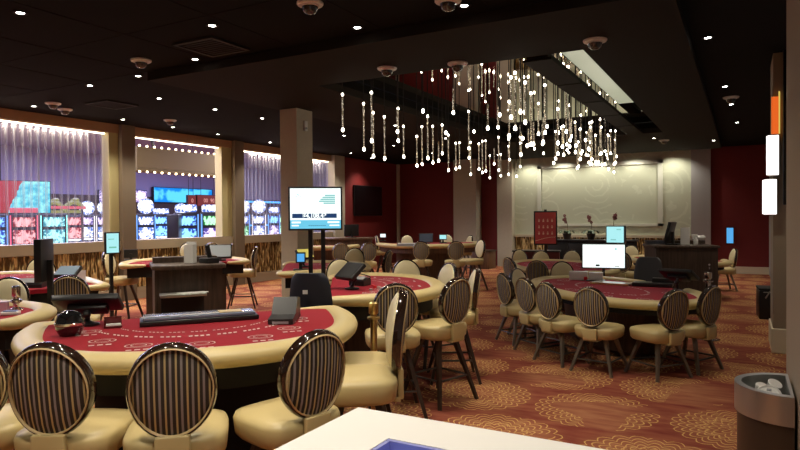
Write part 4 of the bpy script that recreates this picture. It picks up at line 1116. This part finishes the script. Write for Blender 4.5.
# ================================================================= SLOT HALL
def scr_mat(name, c1, c2, s=1.6, scale=15):
    """lit game screen: bright busy middle on a darker coloured ground"""
    if name in MATS: return MATS[name]
    m, g, b = newmat(name, .3); b.inputs['Base Color'].default_value = (.01, .01, .01, 1)
    q = g.sep(g.pos('Generated'))
    dx = g.m('MULTIPLY', g.m('SUBTRACT', q[0], .5), 2); dz = g.m('MULTIPLY', g.m('SUBTRACT', q[2], .5), 2)
    d = g.m('SQRT', g.m('ADD', g.m('MULTIPLY', dx, dx), g.m('MULTIPLY', dz, dz)))
    n = g.noise(g.pos(), scale, 3)
    f = g.m('MULTIPLY_ADD', g.m('SUBTRACT', g.m('MULTIPLY', n, 3.2), d), 3.0, -1.55); f.node.use_clamp = True
    g.L.new(g.mix(f, c1, c2), b.inputs['Emission Color']); b.inputs['Emission Strength'].default_value = s
    return m
SM = {'blue': scr_mat('reel_blue', (.005, .05, .40), (.30, .70, 1)), 'red': scr_mat('reel_red', (.22, .004, .015), (.95, .42, .45)), 'cyan': scr_mat('reel_cyan', (.005, .22, .32), (.45, 1, 1)),
      'white': scr_mat('reel_white', (.06, .14, .50), (1, 1, 1)), 'purple': scr_mat('reel_purple', (.06, .04, .25), (.85, .70, 1)), 'green': scr_mat('reel_green', (.005, .14, .03), (.45, .95, .55))}
CAB = mat('slot_cabinet', (.02, .02, .028), .3)
def slot(px, D, turn, main, upper, topper, label, w_=.66, big=False, trim=None):
    p = atD(px, 218, D)
    t = thing('slot_machine', label, 'slot machine', (p.x, p.y, 0), heading(px, turn))     # face along local -Y
    part('cabinet', CAB, t, lambda bm: (box(bm, (0, .28, .42), (w_, .60, .84), bev=.02), box(bm, (0, .34, 1.35), (w_, .46, 1.04), bev=.02)))
    part('button_deck', GREYP, t, lambda bm: box(bm, (0, -.06, .86), (w_*.95, .26, .05), rot=Matrix.Rotation(-.2, 4, 'X')))
    part('reel_screen', SM[main], t, lambda bm: box(bm, (0, .105, 1.23), (w_*.78, .012, .38)))
    part('upper_screen', SM[upper], t, lambda bm: box(bm, (0, .105, 1.64), (w_*.78, .012, .27)))
    part('pay_panel', SM['white'], t, lambda bm: box(bm, (0, .105, .98), (w_*.80, .012, .08)))
    tm = emit('trim_'+(trim or 'blue'), {'blue': (.15, .4, 1), 'red': (1, .12, .22), 'cyan': (.3, 1, .9), 'white': (1, .95, 1)}[trim or 'blue'], 1.6)
    for s_ in (-1, 1): part('side_light', tm, t, lambda bm: box(bm, (s_*w_*.47, .105, 1.35), (.03, .012, .95)))
    if topper == 'round': part('topper', SM['white'], t, lambda bm: rod(bm, (0, .26, 2.13), (0, .32, 2.13), .26, seg=24))
    elif topper == 'bar': part('topper', SM['white'], t, lambda bm: box(bm, (0, .3, 2.0), (w_*.9, .1, .22), bev=.05))
    elif topper == 'red': part('topper', emit('topper_pink', (1, .16, .24), .8), t, lambda bm: box(bm, (0, .3, 1.97), (w_, .12, .14), bev=.02))
    elif topper == 'dragon':
        def dr(bm):
            pts = [Vector((-.26, .3, 2.0)), Vector((-.22, .3, 2.2)), Vector((-.05, .3, 2.32)), Vector((.12, .3, 2.30)), Vector((.24, .3, 2.18)), Vector((.28, .3, 2.05))]
            sweep(bm, pts, circ(.08, 8)); ball(bm, (.06, .27, 2.40), .09, sc=(1.4, .8, .8))
            for k in range(4): rod(bm, (-.16+.1*k, .3, 2.3), (-.19+.1*k, .3, 2.45), .03, .004, seg=6)
            box(bm, (0, .3, 1.98), (.6, .12, .10))
        part('topper', emit('topper_olive', (.42, .42, .12), .7), t, dr)
    return t
for a in (
    (-5, 17.0, 0, 'blue', 'blue', None, 'blue-lit slot machine at the picture edge behind the curtain', .60, False, 'blue'),
    (24, 17.0, 0, 'red', 'red', 'red', 'red slot machine with pink top under the big wall display', .68, False, 'red'),
    (54, 17.4, 0, 'cyan', 'cyan', None, 'teal slot machine next to the red one behind the curtain', .68, False, 'cyan'),
    (54, 21.5, 0, 'purple', 'red', 'dragon', 'slot machine with olive dragon topper nearer the big display', .62, False, 'red'),
    (74, 21.5, 0, 'red', 'red', 'dragon', 'slot machine with olive dragon topper nearer the round white toppers', .60, False, 'red'),
    (86, 22.5, 8, 'white', 'purple', 'round', 'slot machine with round white topper beside the dark gap, behind the curtain', .56, False, 'white'),
    (104, 22.5, 8, 'white', 'purple', 'round', 'slot machine with round white topper against the window pillar', .56, False, 'white'),
    (146, 20.5, 0, 'white', 'white', 'round', 'bright white slot machine just past the window pillar', .60, False, 'blue'),
    (161, 24.0, 0, 'blue', 'blue', 'bar', 'blue slot machine behind the tall dark cabinet', .66, False, 'blue'),
    (181, 27.0, 0, 'white', 'blue', 'round', 'slot machine with white topper above the large blue screen', .7, False, 'white'),
    (187, 17.5, -4, 'blue', 'blue', 'bar', 'large blue-screened slot machine nearest the wooden stand', .66, False, 'blue'),
    (212, 18.0, -4, 'purple', 'green', 'bar', 'slot machine with green upper and purple lower screen', .60, False, 'blue'),
    (229, 20.5, -4, 'blue', 'cyan', None, 'blue slot machine half hidden by the lit jamb', .66, False, 'cyan'),
    (243, 22.5, 0, 'green', 'white', 'round', 'slot machine cut by the pillar behind the narrow curtain', .50, False, 'blue'),
    (259, 22.5, 0, 'white', 'white', 'round', 'white slot machine in the middle of the narrow curtain', .50, False, 'white'),
    (274, 23.0, 0, 'purple', 'blue', 'bar', 'blue-topped slot machine at the beige column side of the narrow curtain', .44, False, 'blue'),
    (283, 27.5, 0, 'green', 'green', None, 'green-lit slot machine at the edge of the beige column', .60, False, 'cyan'),
): slot(*a)
# tall dark cabinet
p = atD(172, 218, 16.6); t = thing('dark_cabinet', 'tall dark machine cabinet seen from its side before the blue slots', 'cabinet', (p.x, p.y, 0), heading(172, 12))
part('body', CAB, t, lambda bm: (box(bm, (0, .2, .55), (.36, .7, 1.1), bev=.03), box(bm, (0, .3, 1.45), (.30, .5, .75), bev=.03))); part('light', emit('trim_cyan', (.3, 1, .9), 1.6), t, lambda bm: box(bm, (-.16, -.05, 1.12), (.05, .02, .03)))
# big wall display, seen through the curtain
p = atD(20, 197, 18.6); t = thing('video_wall', 'big red and cyan video display above the slot machines', 'display', p, heading(20, 0))
def vw(bm):
    box(bm, (0, .05, 0), (1.62, .08, 1.0))
part('housing', BLACK, t, vw)
m, g, b = newmat('video_picture', .3); b.inputs['Base Color'].default_value = (.02, .02, .02, 1); s = g.sep(g.pos()); n = g.noise(g.pos(), 3, 4)
f = g.m('GREATER_THAN', g.m('ADD', g.m('ADD', s[0], g.m('MULTIPLY', s[2], -.35)), g.m('MULTIPLY', n, .35)), .05)
n3 = g.m('MULTIPLY_ADD', g.noise(g.pos(), 6, 4), 4, -1.6); n3.node.use_clamp = True
g.L.new(g.mix(f, (.42, .02, .03), g.mix(n3, (.04, .50, .72), (.35, .95, 1.0))), b.inputs['Emission Color']); b.inputs['Emission Strength'].default_value = 1.1
part('picture', m, t, lambda bm: box(bm, (0, .005, 0), (1.58, .012, .96)))
part('bracket', BLACK, t, lambda bm: (box(bm, (-.5, .1, 1.6), (.05, .05, 2.4)), box(bm, (.5, .1, 1.6), (.05, .05, 2.4))))
# far lit panels
def panel(px0, px1, py0, py1, X, mt, label, frame=True, name='lit_panel'):
    a = atX(px0, (py0+py1)/2, X); c = atX(px1, (py0+py1)/2, X); zc_ = (atX((px0+px1)/2, py0, X).z+atX((px0+px1)/2, py1, X).z)/2; h_ = atX((px0+px1)/2, py0, X).z-atX((px0+px1)/2, py1, X).z
    t = thing(name, label, 'sign', (X, (a.y+c.y)/2, zc_), R(90)); w_ = abs(c.y-a.y)
    if name == 'neon_strip':
        for s_ in (-1, 1): part('stand', CAB, t, lambda bm: box(bm, (s_*w_*.44, .09, -zc_/2), (.05, .05, zc_-.002)))
    part('case', CAB, t, lambda bm: box(bm, (0, .06, 0), (w_, .1, h_))); part('face', mt, t, lambda bm: box(bm, (0, 0, 0), (w_*.96, .02, h_*.92)))
    return t
panel(99, 112, 190, 203, -27.79, SM['purple'], 'purple and pink lit panel on the far slot hall wall, before the pillar'); panel(134, 147, 190, 203, -27.79, SM['purple'], 'pink and blue lit panel on the far wall just past the pillar')
panel(153, 213, 188, 203, -27.76, scr_mat('neon_blue', (.0, .22, .75), (.10, .62, 1), 1.3, 1.2), 'long bright blue neon panel across the far slot hall wall')
for px0, px1, lb in ((188, 196, 'narrow red sign hanging before the blue neon panel'), (197, 220, 'wide red number sign hanging before the blue neon panel')):
    t = panel(px0, px1, 195, 206.5, -18.5, emit('sign_darkred', (.22, .02, .015), .8), lb, name='number_sign')
    w_ = t.children[1].dimensions.x
    part('lettering', emit('digit_pink', (1, .45, .4), .9), t, lambda bm: text_into(bm, '00  90' if px0 == 197 else '0', 0, -.02, 0, .22, 0))
    part('hanger', BLACK, t, lambda bm: (rod(bm, (-w_*.3, .06, .15), (-w_*.3, .06, 4.95-t.location.z), .01), rod(bm, (w_*.3, .06, .15), (w_*.3, .06, 4.95-t.location.z), .01)))
panel(241, 281, 201, 203, -22.5, emit('neon_line', (.05, .35, 1), 2), 'upper blue neon strip behind the narrow curtain', name='neon_strip'); panel(241, 273, 224.5, 226, -19.5, emit('neon_line', (.05, .35, 1), 2), 'lower blue neon strip behind the narrow curtain', name='neon_strip')
panel(48, 86, 206, 209, -19.0, emit('topper_pink', (1, .16, .24), .8), 'red lit bar below the dragon toppers', name='neon_strip')
# khaki ceiling beam edged with marquee bulbs
t = thing('marquee_beam', 'khaki ceiling beam edged with rows of warm bulbs in the slot hall', 'beam', (-17, 15.1, 3.6))
part('beam', mat('khaki_beam', (.21, .155, .035), .6), t, lambda bm: (box(bm, (.2, 0, 0), (.5, 4.5, .56)), box(bm, (.1, 0, .33), (.72, 4.5, .10)), box(bm, (.1, 0, -.33), (.72, 4.5, .08))))
part('hanger', STEEL, t, lambda bm: (rod(bm, (0, -1.2, .3), (0, -1.5, 1.35), .05), rod(bm, (0, 1.8, .3), (0, 1.5, 1.35), .05)))
bm0 = BM(); ball(bm0, (0, 0, 0), .036, seg=8); b0 = build('bulb', bm0, emit('marquee_glow', (1, .78, .42), 9), t, loc=(.44, -2.15, .41))
for k in range(1, 32):
    c = b0.copy(); COL.objects.link(c); c.parent = t; j = k % 16; c.location = (.44, -2.15+.285*j, .41 if k < 16 else -.40)
